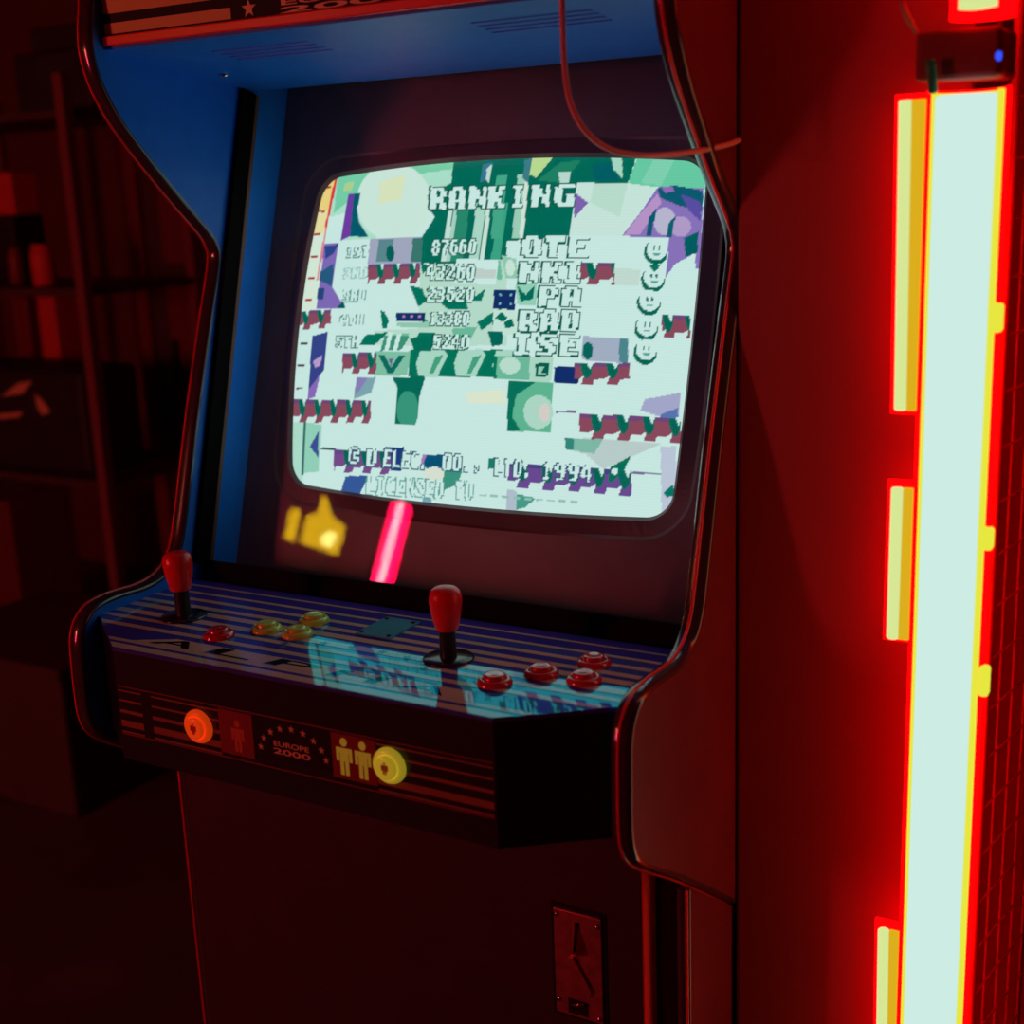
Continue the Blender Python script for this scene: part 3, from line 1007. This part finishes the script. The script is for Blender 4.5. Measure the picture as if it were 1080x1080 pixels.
# --- control panel
PT = math.radians(0.4)
P0 = np.array([0, -.0496, .9690])
PN = Vector((0, -math.sin(PT), math.cos(PT)))
pz = lambda y: .9690 + (y + .0496) * math.tan(PT)
foot = [(-XI, .170), (-XI, .021), (-.228, -.0500), (.228, -.0500), (XI, .021), (XI, .170)]
cp = MB()
nb = len(foot)
cp.add([(x, y, pz(y)) for x, y in foot] + [(x, y, pz(y) - .004) for x, y in foot],
       [tuple(range(nb)), tuple(reversed(range(nb, 2 * nb)))] + [(i, (i + 1) % nb, nb + (i + 1) % nb, nb + i) for i in range(nb)])
panel = cp.build('control_panel', 'panel_blue', cab)
panel['label'] = 'glossy blue control panel overlay with tan stripes'


def clip_x(y):
    """half width of the panel at depth y"""
    if y >= .021: return XI - .001
    return .228 + (XI - .228) * (y + .05) / .071 - .001


def stripe(mb, y0, y1, x0=None, x1=None, lift=.0003, lean=0.0):
    a0, b0 = (-clip_x(y0) if x0 is None else x0), (clip_x(y0) if x1 is None else x1)
    a1, b1 = (-clip_x(y1) if x0 is None else x0 + lean), (clip_x(y1) if x1 is None else x1 + lean)
    mb.add([(a0, y0, pz(y0) + lift), (b0, y0, pz(y0) + lift), (b1, y1, pz(y1) + lift), (a1, y1, pz(y1) + lift)], [(0, 1, 2, 3)])


# tan stripes, front to back (one printed sheet)
st = MB()
for y0, y1 in ((-.0490, -.0380), (-.0328, -.0262), (.0050, .0132), (.0262, .0340), (.0425, .0540), (.0645, .0752), (.0830, .0915), (.1040, .1115), (.1260, .1315), (.1490, .1530)):
    stripe(st, y0, y1)
st.build('stripe_print', 'panel_tan', cab, False)
# logo field: tan block letters with dark core
lt = MB()
lt.add([(x, y, pz(y) + .00045) for x, y in ((-.222, -.0262), (.195, -.0262), (.180, -.0050), (-.180, -.0050))], [(0, 1, 2, 3)])
field = lt.build('logo_field_print', 'panel_tan', cab, False)
for i, ch in enumerate('ALPHA'):
    cx = -.168 + i * .0765
    v, f = text_mesh(ch)
    ld = MB()
    ld.add([(cx - .034 + .056 * p[0] + .010 * p[1], -.0250 + .0180 * p[1], pz(-.0250 + .0180 * p[1]) + .0006) for p in v], f)
    ld.build('logo_letter', 'panel_dark', field, False)
for k in range(9):
    a = math.radians(200 - k * 25)
    sx, sy = .02 + .085 * math.cos(a), .028 + .022 * math.sin(a)
    sp = MB()
    sp.add([(q[0], q[1], pz(q[1]) + .0007) for q in star_pts(sx, sy, .006)], [tuple(range(10))])
    sp.build('star_print', 'panel_star', cab, False)

# --- control box under the panel: black fascia with chamfered corners
FB = .845
fz = MB()
fo = [(-XI, .13), (-XI, .021), (-.228, -.0495), (.228, -.0495), (XI, .021), (XI, .13)]
fz.add([(x, y, pz(y) - .0042) for x, y in fo] + [(x, y, FB) for x, y in fo],
       [tuple(range(6)), tuple(reversed(range(6, 12)))] + [(i, (i + 1) % 6, 6 + (i + 1) % 6, 6 + i) for i in range(6)])
fz.build('control_box', 'fascia_black', cab)
FY = -.0500
for z0, z1 in ((.9215, .9230), (.9105, .9125), (.8975, .9010), (.8825, .8895), (.8755, .8775)):
    MB().box((-.226, FY - .0003, z0), (-.194, FY + .0004, z1)).build('fascia_stripe', 'print_stripe', cab)
    MB().box((-.180, FY - .0003, z0), (-.089, FY + .0004, z1)).build('fascia_stripe', 'print_stripe', cab)
    MB().box((.1015, FY - .0003, z0), (.226, FY + .0004, z1)).build('fascia_stripe', 'print_stripe', cab)
MB().box((-.226, FY - .0003, .8735), (.226, FY + .0004, .8745)).box((-.226, FY - .0003, .9265), (.226, FY + .0004, .9275)).build('fascia_border', 'print_red', cab)
MB().box((-.089, FY - .0008, .8790), (-.046, FY + .0004, .9250)).build('one_player_card', 'print_red', cab)
MB().box((-.045, FY - .0008, .8840), (.049, FY + .0004, .9250)).build('logo_card', 'print_navy', cab)
MB().box((.050, FY - .0008, .8800), (.101, FY + .0004, .9250)).build('two_player_card', 'print_red', cab)


def man(cx, cz, h, m, y):
    """flat standing pictogram, height h"""
    b = MB()
    hd = [(cx + h * .105 * math.cos(t * math.pi / 8), cz + h * .875 + h * .115 * math.sin(t * math.pi / 8)) for t in range(16)]
    b.prism(hd, 1, y - .0003, y + .0005)
    s = h
    body = [(-.24, .72), (.24, .72), (.24, .36), (.15, .36), (.15, .60), (.13, .60), (.13, 0), (.02, 0), (.02, .36), (-.02, .36), (-.02, 0), (-.13, 0), (-.13, .60), (-.15, .60), (-.15, .36), (-.24, .36)]
    b.prism([(cx + p[0] * s, cz + p[1] * s) for p in body], 1, y - .0003, y + .0005)
    return b.build('player_pictogram', m, cab)


man(-.0655, .883, .034, 'red_lit', FY - .0008)
man(.0645, .884, .038, 'olive_lit', FY - .0008)
man(.0860, .884, .038, 'olive_lit', FY - .0008)
for k in range(9):
    a = math.radians(172 - k * 20.5)
    MB().prism(star_pts(.003 + .040 * math.cos(a), .8905 + .0285 * math.sin(a), .0040), 1, FY - .0012, FY - .0004).build('fascia_star', 'print_gold', cab)
lettering('fascia_lettering', 'EUROPE', -.020, .023, .8985, .9040, FY - .0011, 'print_gold', cab)
lettering('fascia_lettering', '2000', -.021, .024, .8905, .8965, FY - .0011, 'print_gold', cab)


# --- buttons and sticks
def button(x, y, m, nrm=None, base=None, r=.0168):
    nrm = PN if nrm is None else Vector(nrm)
    base = Vector((x, y, pz(y))) if base is None else Vector(base)
    ring = MB().lathe([(r, 0), (r, .0015), (r - .0012, .0040), (r - .0030, .0055), (r - .0048, .0055), (r - .0056, .0045), (r - .0058, .0010)], base + nrm * .0002, nrm, 40).build('push_button', m, cab)
    MB().lathe([(r - .0064, .0005), (r - .0064, .0080), (r - .0074, .0092), (r - .0100, .0094), (r * .15, .0086), (0, .0086)], base + nrm * .0002, nrm, 40).build('plunger', m, ring)
    return ring


button(-.145, .020, 'red_btn')['label'] = 'red button by the left stick'
for x, y in ((-.111, .056), (-.070, .056), (-.081, .098)): button(x, y, 'yellow_btn')['label'] = 'yellow button'
for x, y in ((.188, .022), (.217, .059), (.261, .060), (.250, .103)): button(x, y, 'red_btn')
b1 = button(0, 0, 'orange_btn', (0, -1, 0), (-.116, FY - .0004, .9015), .0178)
b1['label'] = 'round orange start button'
b2 = button(0, 0, 'yellow_lit', (0, -1, 0), (.117, FY - .0012, .9045), .0178)
b2['label'] = 'round yellow start button'
for (bx, bzc, yy) in ((-.116, .9015, FY - .0004 - .0090), (.117, .9045, FY - .0012 - .0090)):
    man(bx, bzc - .008, .016, 'print_olive' if bx > 0 else 'print_brightred', yy).parent = b1 if bx < 0 else b2


def joystick(x, y, lean):
    base = Vector((x, y, pz(y) + .0004))
    ax = Vector((lean[0], lean[1], 1)).normalized()
    j = MB().lathe([(.0085, 0), (.0080, .030), (.0085, .036)], base, ax, 24).build('joystick', 'shaft', cab)
    j['label'] = 'bat top joystick'
    MB().lathe([(.0250, 0), (.0255, .0006), (.0245, .0020), (.0090, .0026)], base, PN, 48).build('dust_washer', 'washer', j)
    h = MB().lathe([(r_, .0295 + (h_ - .0255) * .815) for r_, h_ in ((0, .0255), (.0095, .0258), (.0112, .0275), (.0134, .0390), (.0153, .0520), (.0162, .0610), (.0160, .0680), (.0145, .0740), (.0110, .0778), (.0060, .0797), (0, .0802))], base, ax, 40)
    h.build('bat_handle', 'red_bat', j)
    return j


joystick(-.227, .055, (-.06, .03))
joystick(.114, .059, (0, 0))

# small screwed plate between the players
q = [(-.015, .082), (.026, .081), (.034, .137), (-.014, .138)]
q = [(-.0145, .081), (.0285, .081), (.0285, .138), (-.0145, .138)]
pp = MB()
pp.add([(x, y, pz(y) + .0022) for x, y in q] + [(x, y, pz(y) + .0004) for x, y in q], [(0, 1, 2, 3), (7, 6, 5, 4), (0, 4, 5, 1), (1, 5, 6, 2), (2, 6, 7, 3), (3, 7, 4, 0)])
pl = pp.build('metal_plate', 'plate', cab)
for x, y in ((-.010, .087), (.024, .087), (.024, .132), (-.010, .132)):
    MB().lathe([(.0024, 0), (.0022, .0012), (0, .0016)], (x, y, pz(y) + .0022), PN, 14).build('screw', 'shaft', pl)

# --- lower body and coin door
DY = .100
MB().box((-XI, .13, .0), (XI, .15, .845)).build('lower_front_panel', 'black', cab)
MB().box((-.296, DY, .06), (.296, .1302, .815), 0).build('coin_door', 'door', cab)
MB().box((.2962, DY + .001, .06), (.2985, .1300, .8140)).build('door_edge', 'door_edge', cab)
cx0, cx1, cz0, cz1 = .200, .254, .585, .704
cpl = MB()
cpl.bbox((cx0, DY - .004, cz0), (cx1, DY - .0002, cz1), .0012)
cpl.box((cx0 - .004, DY - .0012, cz0 - .004), (cx1 + .004, DY - .0001, cz1 + .005), 1)
coin = cpl.build('coin_plate', ['coin', 'black'], cab)
coin['label'] = 'stamped steel coin slot plate'
ccx = (cx0 + cx1) / 2
MB().box((ccx - .0018, DY - .0062, cz1 - .042), (ccx + .0018, DY - .0035, cz1 - .010)).build('coin_slot', 'dark', coin)
wg = MB()
for s in (-1, 1):
    wg.add([(ccx + s * .002, DY - .0040, cz1 - .010), (ccx + s * .002, DY - .0110, cz1 - .043), (ccx + s * .012, DY - .0040, cz1 - .043), (ccx + s * .002, DY - .0040, cz1 - .043)],
           [(0, 1, 2), (0, 2, 3), (1, 3, 2), (0, 3, 1)])
wg.build('slot_guide', 'coin', coin)
MB().prism([(ccx - .010, cz0 + .068), (ccx - .004, cz0 + .070), (ccx + .016, cz0 + .036), (ccx + .012, cz0 + .030)], 1, DY - .0075, DY - .0040).build('reject_lever', 'coin', coin)
MB().box((ccx - .012, DY - .0050, cz0 + .004), (ccx + .010, DY - .0036, cz0 + .020)).build('return_cup', 'dark', coin)
MB().tube([(ccx - .006, DY - .009, cz0 + .016), (ccx + .008, DY - .009, cz0 + .020)], .0016, 8).build('return_bar', 'chrome', coin)
for x, z in ((cx0 + .004, cz1 - .006), (cx1 - .004, cz1 - .009), (cx0 + .004, cz0 + .016), (cx1 - .004, cz0 + .006)):
    MB().lathe([(.0030, 0), (.0026, .0016), (0, .0022)], (x, DY - .004, z), (0, -1, 0), 14).build('screw', 'chrome', coin)

# ------------------------------------------------------------------ cable hanging in front of the header
cpts = []
for (px, py, y) in ((592, -60, .085), (593, 0, .082), (594, 40, .078), (597, 85, .072), (604, 115, .070), (620, 141, .075), (645, 158, .09), (680, 164, .115), (715, 162, .148), (742, 158, .178)):
    cpts.append(ony(px, py, y))
cpts.append(onx(765, 153, .3435))
cpts.append(np.array([.3445, .236, 1.447]))
cb = MB().tube(smooth_path([Vector(p) for p in cpts], 6), .0026, 10).build('cable', 'cable')
tag(cb, 'thin pink cable hanging in a loop in front of the screen top', 'cable')

# ------------------------------------------------------------------ tube lamp on the partition
LX, LY = .561, .185
d_lamp = (np.array([LX, LY, 1.2]) - CAM) @ fw
LXY = onp(1021, 100, (0, 1, 0), (0, LY, 0))
LTX = LXY[0]
ztop = LXY[2]
lowp = ony(982, 1080, LY)
lamp = thing('tube_lamp', 'long glowing white tube lamp with added red glow rim on the red partition', 'lamp', (LTX, LY, .30))
zbot = .30


def lx(z):
    t = (ztop - z) / (ztop - lowp[2])
    return LTX + (lowp[0] - LTX) * t


def half_shell(name, r, th, z0, z1, m, parent, a0=0, a1=180, seg=20):
    """glowing half shell: arc on the +y side of the lamp axis"""
    vs, fs = [], []
    for z in (z0, z1):
        for rr in (r, r + th):
            for k in range(seg + 1):
                a = math.radians(a0 + (a1 - a0) * k / seg)
                vs.append((lx(z) + rr * math.cos(a), LY + rr * math.sin(a), z))
    s = seg + 1
    for k in range(seg):
        fs += [(k, k + 1, 2 * s + k + 1, 2 * s + k), (s + k, 3 * s + k, 3 * s + k + 1, s + k + 1), (k, s + k, s + k + 1, k + 1), (2 * s + k, 2 * s + k + 1, 3 * s + k + 1, 3 * s + k)]
    fs += [(0, 2 * s, 3 * s, s), (seg, s + seg, 3 * s + seg, 2 * s + seg)]
    return MB().add(vs, fs, 0, True).build(name, m, parent)


axl = Vector((lx(ztop) - lx(zbot), 0, ztop - zbot))
MB().lathe([(0, 0), (.0245, 0), (.0250, .002), (.0250, axl.length - .002), (.0240, axl.length), (0, axl.length)], (lx(zbot), LY, zbot), axl, 40).build('glass_tube', 'lamp_core', lamp)
half_shell('yellow_glow_rim', .0258, .0022, zbot, ztop + .003, 'lamp_yellow', lamp, -20, 200)  # added shell: yellow fringe of the overbright tube as emission
half_shell('red_glow_rim', .0300, .0025, zbot, ztop + .005, 'lamp_red', lamp, 0, 180)  # added emissive shell: the tube's red rim and its red light
# side strips of amber acrylic with a pale rod along the left edge, in three lengths
for (py0, py1, pxl) in ((106, 432, 948), (514, 672, 940), (979, 1180, 926)):
    a = ony(pxl, py0, LY + .012)
    b = ony(pxl - (3 if py1 > 1000 else 5) - 0, py1, LY + .012)
    mid = (a[0] + b[0]) / 2
    z1, z0 = a[2], b[2]
    strip = MB().add([(p, LY + .010 + dy, z) for z, xo in ((z0, b[0]), (z1, a[0])) for dy in (0, .006) for p in (xo + .011, lx(z) - .0355)],
                     [(0, 1, 3, 2), (4, 6, 7, 5), (0, 4, 5, 1), (2, 3, 7, 6), (0, 2, 6, 4), (1, 5, 7, 3)]).build('amber_strip', 'lamp_amber', lamp)
    MB().lathe([(0, 0), (.0050, 0), (.0056, .001), (.0056, (Vector(a) - Vector(b)).length - .001), (.0048, (Vector(a) - Vector(b)).length), (0, (Vector(a) - Vector(b)).length)],
               Vector((b[0] + .0056, b[1], b[2])), Vector(a) - Vector(b), 20).build('pale_rod', 'lamp_pale', strip)
    # added emissive strip behind the rod, for the red glow at its edge
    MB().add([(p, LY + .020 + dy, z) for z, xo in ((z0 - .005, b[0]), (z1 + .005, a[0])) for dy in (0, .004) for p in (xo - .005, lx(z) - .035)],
             [(0, 1, 3, 2), (4, 6, 7, 5), (0, 4, 5, 1), (2, 3, 7, 6), (0, 2, 6, 4), (1, 5, 7, 3)]).build('strip_red_glow', 'lamp_red', strip)
# holding clips on the right edge; their emission stands in for tube light
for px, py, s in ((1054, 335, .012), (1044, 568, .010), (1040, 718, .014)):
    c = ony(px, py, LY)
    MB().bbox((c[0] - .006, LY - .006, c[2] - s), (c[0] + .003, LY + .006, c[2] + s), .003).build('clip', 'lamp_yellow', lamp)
# bracket to the partition and top holder
for z in (ztop - .04, 1.05, .62):
    MB().box((lx(z) - .012, LY + .034, z - .015), (lx(z) + .012, PY - .0005, z + .015)).build('wall_bracket', 'socket', lamp)
hold = MB().bbox((LTX - .040, LY - .012, ztop + .012), (LTX + .026, PY - .0005, ztop + .050), .004).build('tube_holder', 'socket', lamp)

# second tube above
z2 = ony(1035, 13, LY)
lamp2 = thing('tube_lamp', 'short end of a second yellow tube lamp above the long white one', 'lamp', (z2[0], LY, z2[2]))
MB().lathe([(0, 0), (.019, 0), (.0205, .002), (.0205, .9), (0, .9)], (z2[0], LY, z2[2]), (0, 0, 1), 36).build('glass_tube', 'lamp_pale', lamp2)
MB().lathe([(.0222, -.004), (.0250, -.004), (.0250, .9), (.0222, .9), (.0222, -.004)], (z2[0], LY + .006, z2[2]), (0, 0, 1), 36).build('tube_red_glow', 'lamp_red', lamp2)  # added emissive ring for the red glow round the upper tube
MB().box((z2[0] - .010, LY + .030, z2[2] + .10), (z2[0] + .010, PY - .0005, z2[2] + .13)).build('wall_bracket', 'socket', lamp2)

# coloured wire ends and indicator between the tubes
p = [ony(984, 98, .165), ony(983, 84, .163), ony(981, 63, .162)]
tag(MB().tube(smooth_path([Vector(x) for x in p], 5), .0036, 10).build('wire_end', 'green'), 'short green wire end sticking up at the top of the white tube', 'wire')
p = [ony(967, 35, .19), ony(962, 26, .19), ony(957, 18, .19), ony(952, 4, .22)]
tag(MB().tube(smooth_path([Vector(x) for x in p], 5), [.0022] * 6 + [.003] * 10, 8).build('wire_end', 'lgreen'), 'small pale green wire end left of the upper tube', 'wire')
p = [ony(1053, 60, .175), ony(1054, 42, .178), ony(1055, 22, .18)]
led = thing('indicator_light', 'tiny blue indicator light hanging under the upper tube', 'light', tuple(p[0]))
MB().lathe([(0, -.0035), (.002, -.0028), (.0030, 0), (.0026, .0035), (0, .005)], p[0], (0, 0, 1), 16).build('bulb', 'led_blue', led)
MB().tube([Vector(p[0]) + Vector((0, 0, .004)), p[1], p[2]], .0014, 8).build('lead', 'shaft', led)

# ------------------------------------------------------------------ wire grid panel to the right of the lamp
ga = math.radians(10)
GD = Vector((math.sin(ga), math.cos(ga), 0))
GP = Vector((.5765, .275, 0))
grid = thing('wire_grid_panel', 'red lit wire grid panel standing right of the white tube', 'grid panel', tuple(GP))
S0, S1, ZB, ZT = 0.0, .1448, .05, 1.95
wv = MB()
vw = None
k = 0
s = S0
while s <= S1 + 1e-6:
    pnt = GP + GD * s
    MB().tube([(pnt.x, pnt.y, 0.0 if abs(s - S0) < 1e-6 else ZB), (pnt.x, pnt.y, ZT)], .0014 if abs(s - S0) > 1e-6 else .004, 6).build('wire' if k else 'post', 'wire', grid)
    s += .0362
    k += 1
z = ZB
while z <= ZT + 1e-6:
    a, b = GP + GD * S0, GP + GD * S1
    MB().tube([(a.x + .0022, a.y, z), (b.x + .0022, b.y, z)], .0012, 6).build('wire', 'wire', grid)
    z += .0508
structure(MB().box((.5485, .425, 0), (RX1, .50, RZ)).build('wall_side', 'wall_red'), 'red wall behind the wire grid')

# ------------------------------------------------------------------ dim shelving at the left
YR = 1.55
rack = thing('shelving_rack', 'dim red lit metal shelving rack at the left edge', 'rack', (-2.2, YR, 0))


def rpost(pxa, pya, pxb, pyb, Y, wd, m='rack'):
    a, b = ony(pxa, pya, Y), ony(pxb, pyb, Y)
    x = (a[0] + b[0]) / 2
    MB().box((x - wd / 2, Y, 0), (x + wd / 2, Y + .03, a[2] + .01)).build('post', m, rack)
    return x


xp = rpost(54, 82, 118, 560, YR, .030)
xl = -2.75
zt = ony(54, 82, YR)[2]
for px, py in ((60, 115), (60, 305), (70, 505)):
    z = ony(px, py, YR)[2]
    MB().box((xl, YR + .004, z - .02), (xp + .012, YR + .42, z)).build('shelf', 'rack_dark', rack)
for X in (xl,):
    MB().box((X, YR, 0), (X + .03, YR + .03, zt)).build('post', 'rack', rack)
for X in (xl, xp - .015):
    MB().box((X, YR + .42, 0), (X + .03, YR + .45, zt)).build('post', 'rack', rack)
zsh = [ony(60, 115, YR)[2], ony(60, 305, YR)[2], ony(70, 505, YR)[2]]


def crate(name, label, cat, pxl, pxr, pyt, zb, Y, dep, m, r=.006, group=None):
    a, b = ony(pxl, pyt, Y), ony(pxr, pyt, Y)
    o = MB().bbox((min(a[0], b[0]), Y, zb), (max(a[0], b[0]), Y + dep, max(a[2], b[2])), r).build(name, m)
    return tag(o, label, cat, group)


# cases on top of the rack (stepped silhouette)
c1 = crate('equipment_case', 'wide black case lying on top of the shelving rack', 'case', 12, 92, 58, zsh[0], YR + .03, .35, 'box_dark', .01)
zc1 = max(v.co.z for v in c1.data.vertices)
crate('equipment_case', 'smaller black case stacked on the wide one on the rack', 'case', 30, 88, 30, zc1, YR + .05, .28, 'box_dark', .01)


def jar(name, label, cat, px, pyt, zb, Y, wpx, m):
    a, b = ony(px - wpx / 2, pyt, Y), ony(px + wpx / 2, pyt, Y)
    r = (b[0] - a[0]) / 2
    h = a[2] - zb
    t = thing(name, label, cat, ((a[0] + b[0]) / 2, Y, zb))
    MB().lathe([(r * .9, 0), (r, .006), (r, h * .78), (r * .95, h * .84), (r * .8, h * .86)], ((a[0] + b[0]) / 2, Y, zb), (0, 0, 1), 24).build('body', m, t)
    MB().lathe([(r * .84, h * .865), (r * .84, h * .985), (r * .8, h), (0, h)], ((a[0] + b[0]) / 2, Y, zb), (0, 0, 1), 24).build('lid', m, t)
    return t


jar('red_canister', 'bright red canister on the shelf beside the rack post', 'canister', 43, 258, zsh[1], YR + .12, 17, 'box_red')
jar('red_canister', 'darker slim red canister left of the bright one', 'canister', 15, 262, zsh[1], YR + .16, 11, 'print_red')
c3 = crate('dark_carton', 'dark carton at the left picture edge under the red one', 'carton', -24, 12, 228, zsh[1], YR + .26, .12, 'box_dark')
crate('red_carton', 'red carton at the left picture edge on top of the dark one', 'carton', -14, 10, 183, max(v.co.z for v in c3.data.vertices), YR + .27, .1, 'box_red')
crate('red_carton', 'low red carton below the bright canister under the shelf', 'carton', 37, 55, 308, zsh[2], YR + .30, .1, 'box_red')
crate('red_carton', 'narrow dim red carton under the shelf at the left', 'carton', 14, 26, 308, zsh[2], YR + .33, .1, 'print_red')
# black printer-like case with tan labels on the lower shelf
bc = thing('black_case', 'black case with tan labels on the lower shelf', 'case', (-2.4, YR + .02, zsh[2]))
a, b = ony(-60, 385, YR + .035), ony(84, 385, YR + .035)
MB().bbox((a[0], YR + .035, zsh[2]), (b[0], YR + .25, a[2]), .02).build('body', 'box_dark', bc)
for quad in ([(2, 418), (20, 404), (34, 402), (24, 415)], [(-2, 442), (-2, 437), (24, 434), (20, 440)], [(37, 415), (46, 424), (53, 434), (45, 438), (40, 430)]):
    pts = [ony(x, y, YR + .034) for x, y in quad]
    MB().prism([(p[0], p[2]) for p in pts], 1, YR + .0325, YR + .0345).build('label', 'tan', bc)

# lockers behind, nearer the cabinet
YL = 2.08
a, b = ony(142, 200, YL), ony(226, 200, YL)
lk = thing('locker', 'tall dim red locker behind the arcade cabinet', 'locker', ((a[0] + b[0]) / 2, YL, 0))
x0, x1 = ony(150, 380, YL)[0], ony(260, 380, YL)[0]
MB().box((x0, YL + .02, 0), (x1, YL + .45, 1.75)).build('body', 'rack_dark', lk)
MB().box((x0, YL, 0), (x0 + .05, YL + .02, 1.75)).build('frame_post', 'locker', lk)
zA = ony(200, 285, YL)[2]
MB().bbox((x0 + .13, YL, zA + .02), (x1 - .01, YL + .02, 1.70), .003).build('locker_door', 'locker', lk)
dr = MB().bbox((x0 + .13, YL, .12), (x1 - .01, YL + .02, zA - .02), .003).build('locker_door', 'locker', lk)
hz0, hz1 = ony(188, 404, YL)[2], ony(188, 358, YL)[2]
hx = ony(188, 380, YL)[0]
MB().box((hx - .010, YL - .02, hz0), (hx + .010, YL - .0005, hz1)).build('handle', 'box_dark', dr)

# low things on the floor at the left
a, b = ony(-40, 700, 1.0), ony(60, 700, 1.0)
lowc = thing('storage_crate', 'low dark crate on the floor left of the arcade cabinet', 'crate', ((a[0] + b[0]) / 2, 1.0, 0))
hcr = max(.2, ony(30, 700, 1.0)[2])
MB().bbox((a[0] - .2, 1.0, 0), (b[0], 1.45, hcr - .03), .01).build('body', 'rack_dark', lowc)
MB().bbox((a[0] - .21, .99, hcr - .03), (b[0] + .01, 1.46, hcr), .006).build('lid', 'rack_dark', lowc)
a = ony(22, 525, 1.75)
tag(MB().bbox((a[0] - .35, 1.70, .0), (a[0], 1.95, a[2]), .006).build('floor_carton', 'locker'), 'dim red carton standing on the floor under the rack', 'carton')

# ------------------------------------------------------------------ behind the camera, seen mirrored in the cover glass


def mirror(px, py, Y):
    q = onp(px, py, GN, GC)
    d = ray(px, py)
    d = d / np.linalg.norm(d)
    d = d - 2 * (d @ GN) * GN
    return q + d * ((Y - q[1]) / d[1])


NY = -2.0
t, b = mirror(425, 530, NY), mirror(405, 618, NY)
neon = thing('neon_tube', 'tall red neon tube mirrored in the glass below the screen', 'neon light', (b[0], NY, .9))
ntop, nbot = t[2] - .01, .9
MB().lathe([(0, 0), (.030, 0), (.034, .004), (.034, ntop - nbot - .004), (.030, ntop - nbot), (0, ntop - nbot)], (b[0] - .012, NY, nbot), (0, 0, 1), 24).build('red_tube', 'neon_red', neon)
MB().lathe([(0, 0), (.011, 0), (.011, ntop - nbot), (0, ntop - nbot)], (b[0] + .006, NY + .034, nbot), (0, 0, 1), 16).build('bright_core', 'neon_core', neon)
MB().lathe([(.12, 0), (.12, .02), (.03, .04), (.02, .06), (.02, nbot)], (b[0] - .012, NY, 0), (0, 0, 1), 24).build('stand', 'box_dark', neon)

SYY = -2.3
sg = thing('yellow_sign', 'glowing yellow arrow shaped sign mirrored in the glass left of the neon', 'sign', (mirror(335, 560, SYY)[0], SYY, 0))
big = [(316, 571), (351, 584), (360, 553), (345, 541), (340, 522), (335, 541), (323, 545)]
pts = [mirror(x, y, SYY) for x, y in big]
MB().prism([(p[0], p[2]) for p in pts], 1, SYY - .03, SYY).build('lit_face', 'sign_yellow', sg)
sm = [(299, 567), (305, 569), (313, 537), (307, 536)]
pts2 = [mirror(x, y, SYY) for x, y in sm]
MB().prism([(p[0], p[2]) for p in pts2], 1, SYY - .03, SYY).build('lit_bar', 'sign_yellow', sg)
hc = mirror(347, 569, SYY)
MB().lathe([(.030, 0), (.028, .008), (0, .010)], (hc[0], SYY + .0005, hc[2]), (0, 1, 0), 20).build('bulb', 'sign_hot', sg)
pc = mirror(335, 575, SYY)
MB().box((pc[0] - .02, SYY - .06, 0), (pc[0] + .02, SYY - .031, pc[2] + .05)).box((pc[0] - .15, SYY - .16, 0), (pc[0] + .15, SYY + .04, .02)).build('stand', 'box_dark', sg)
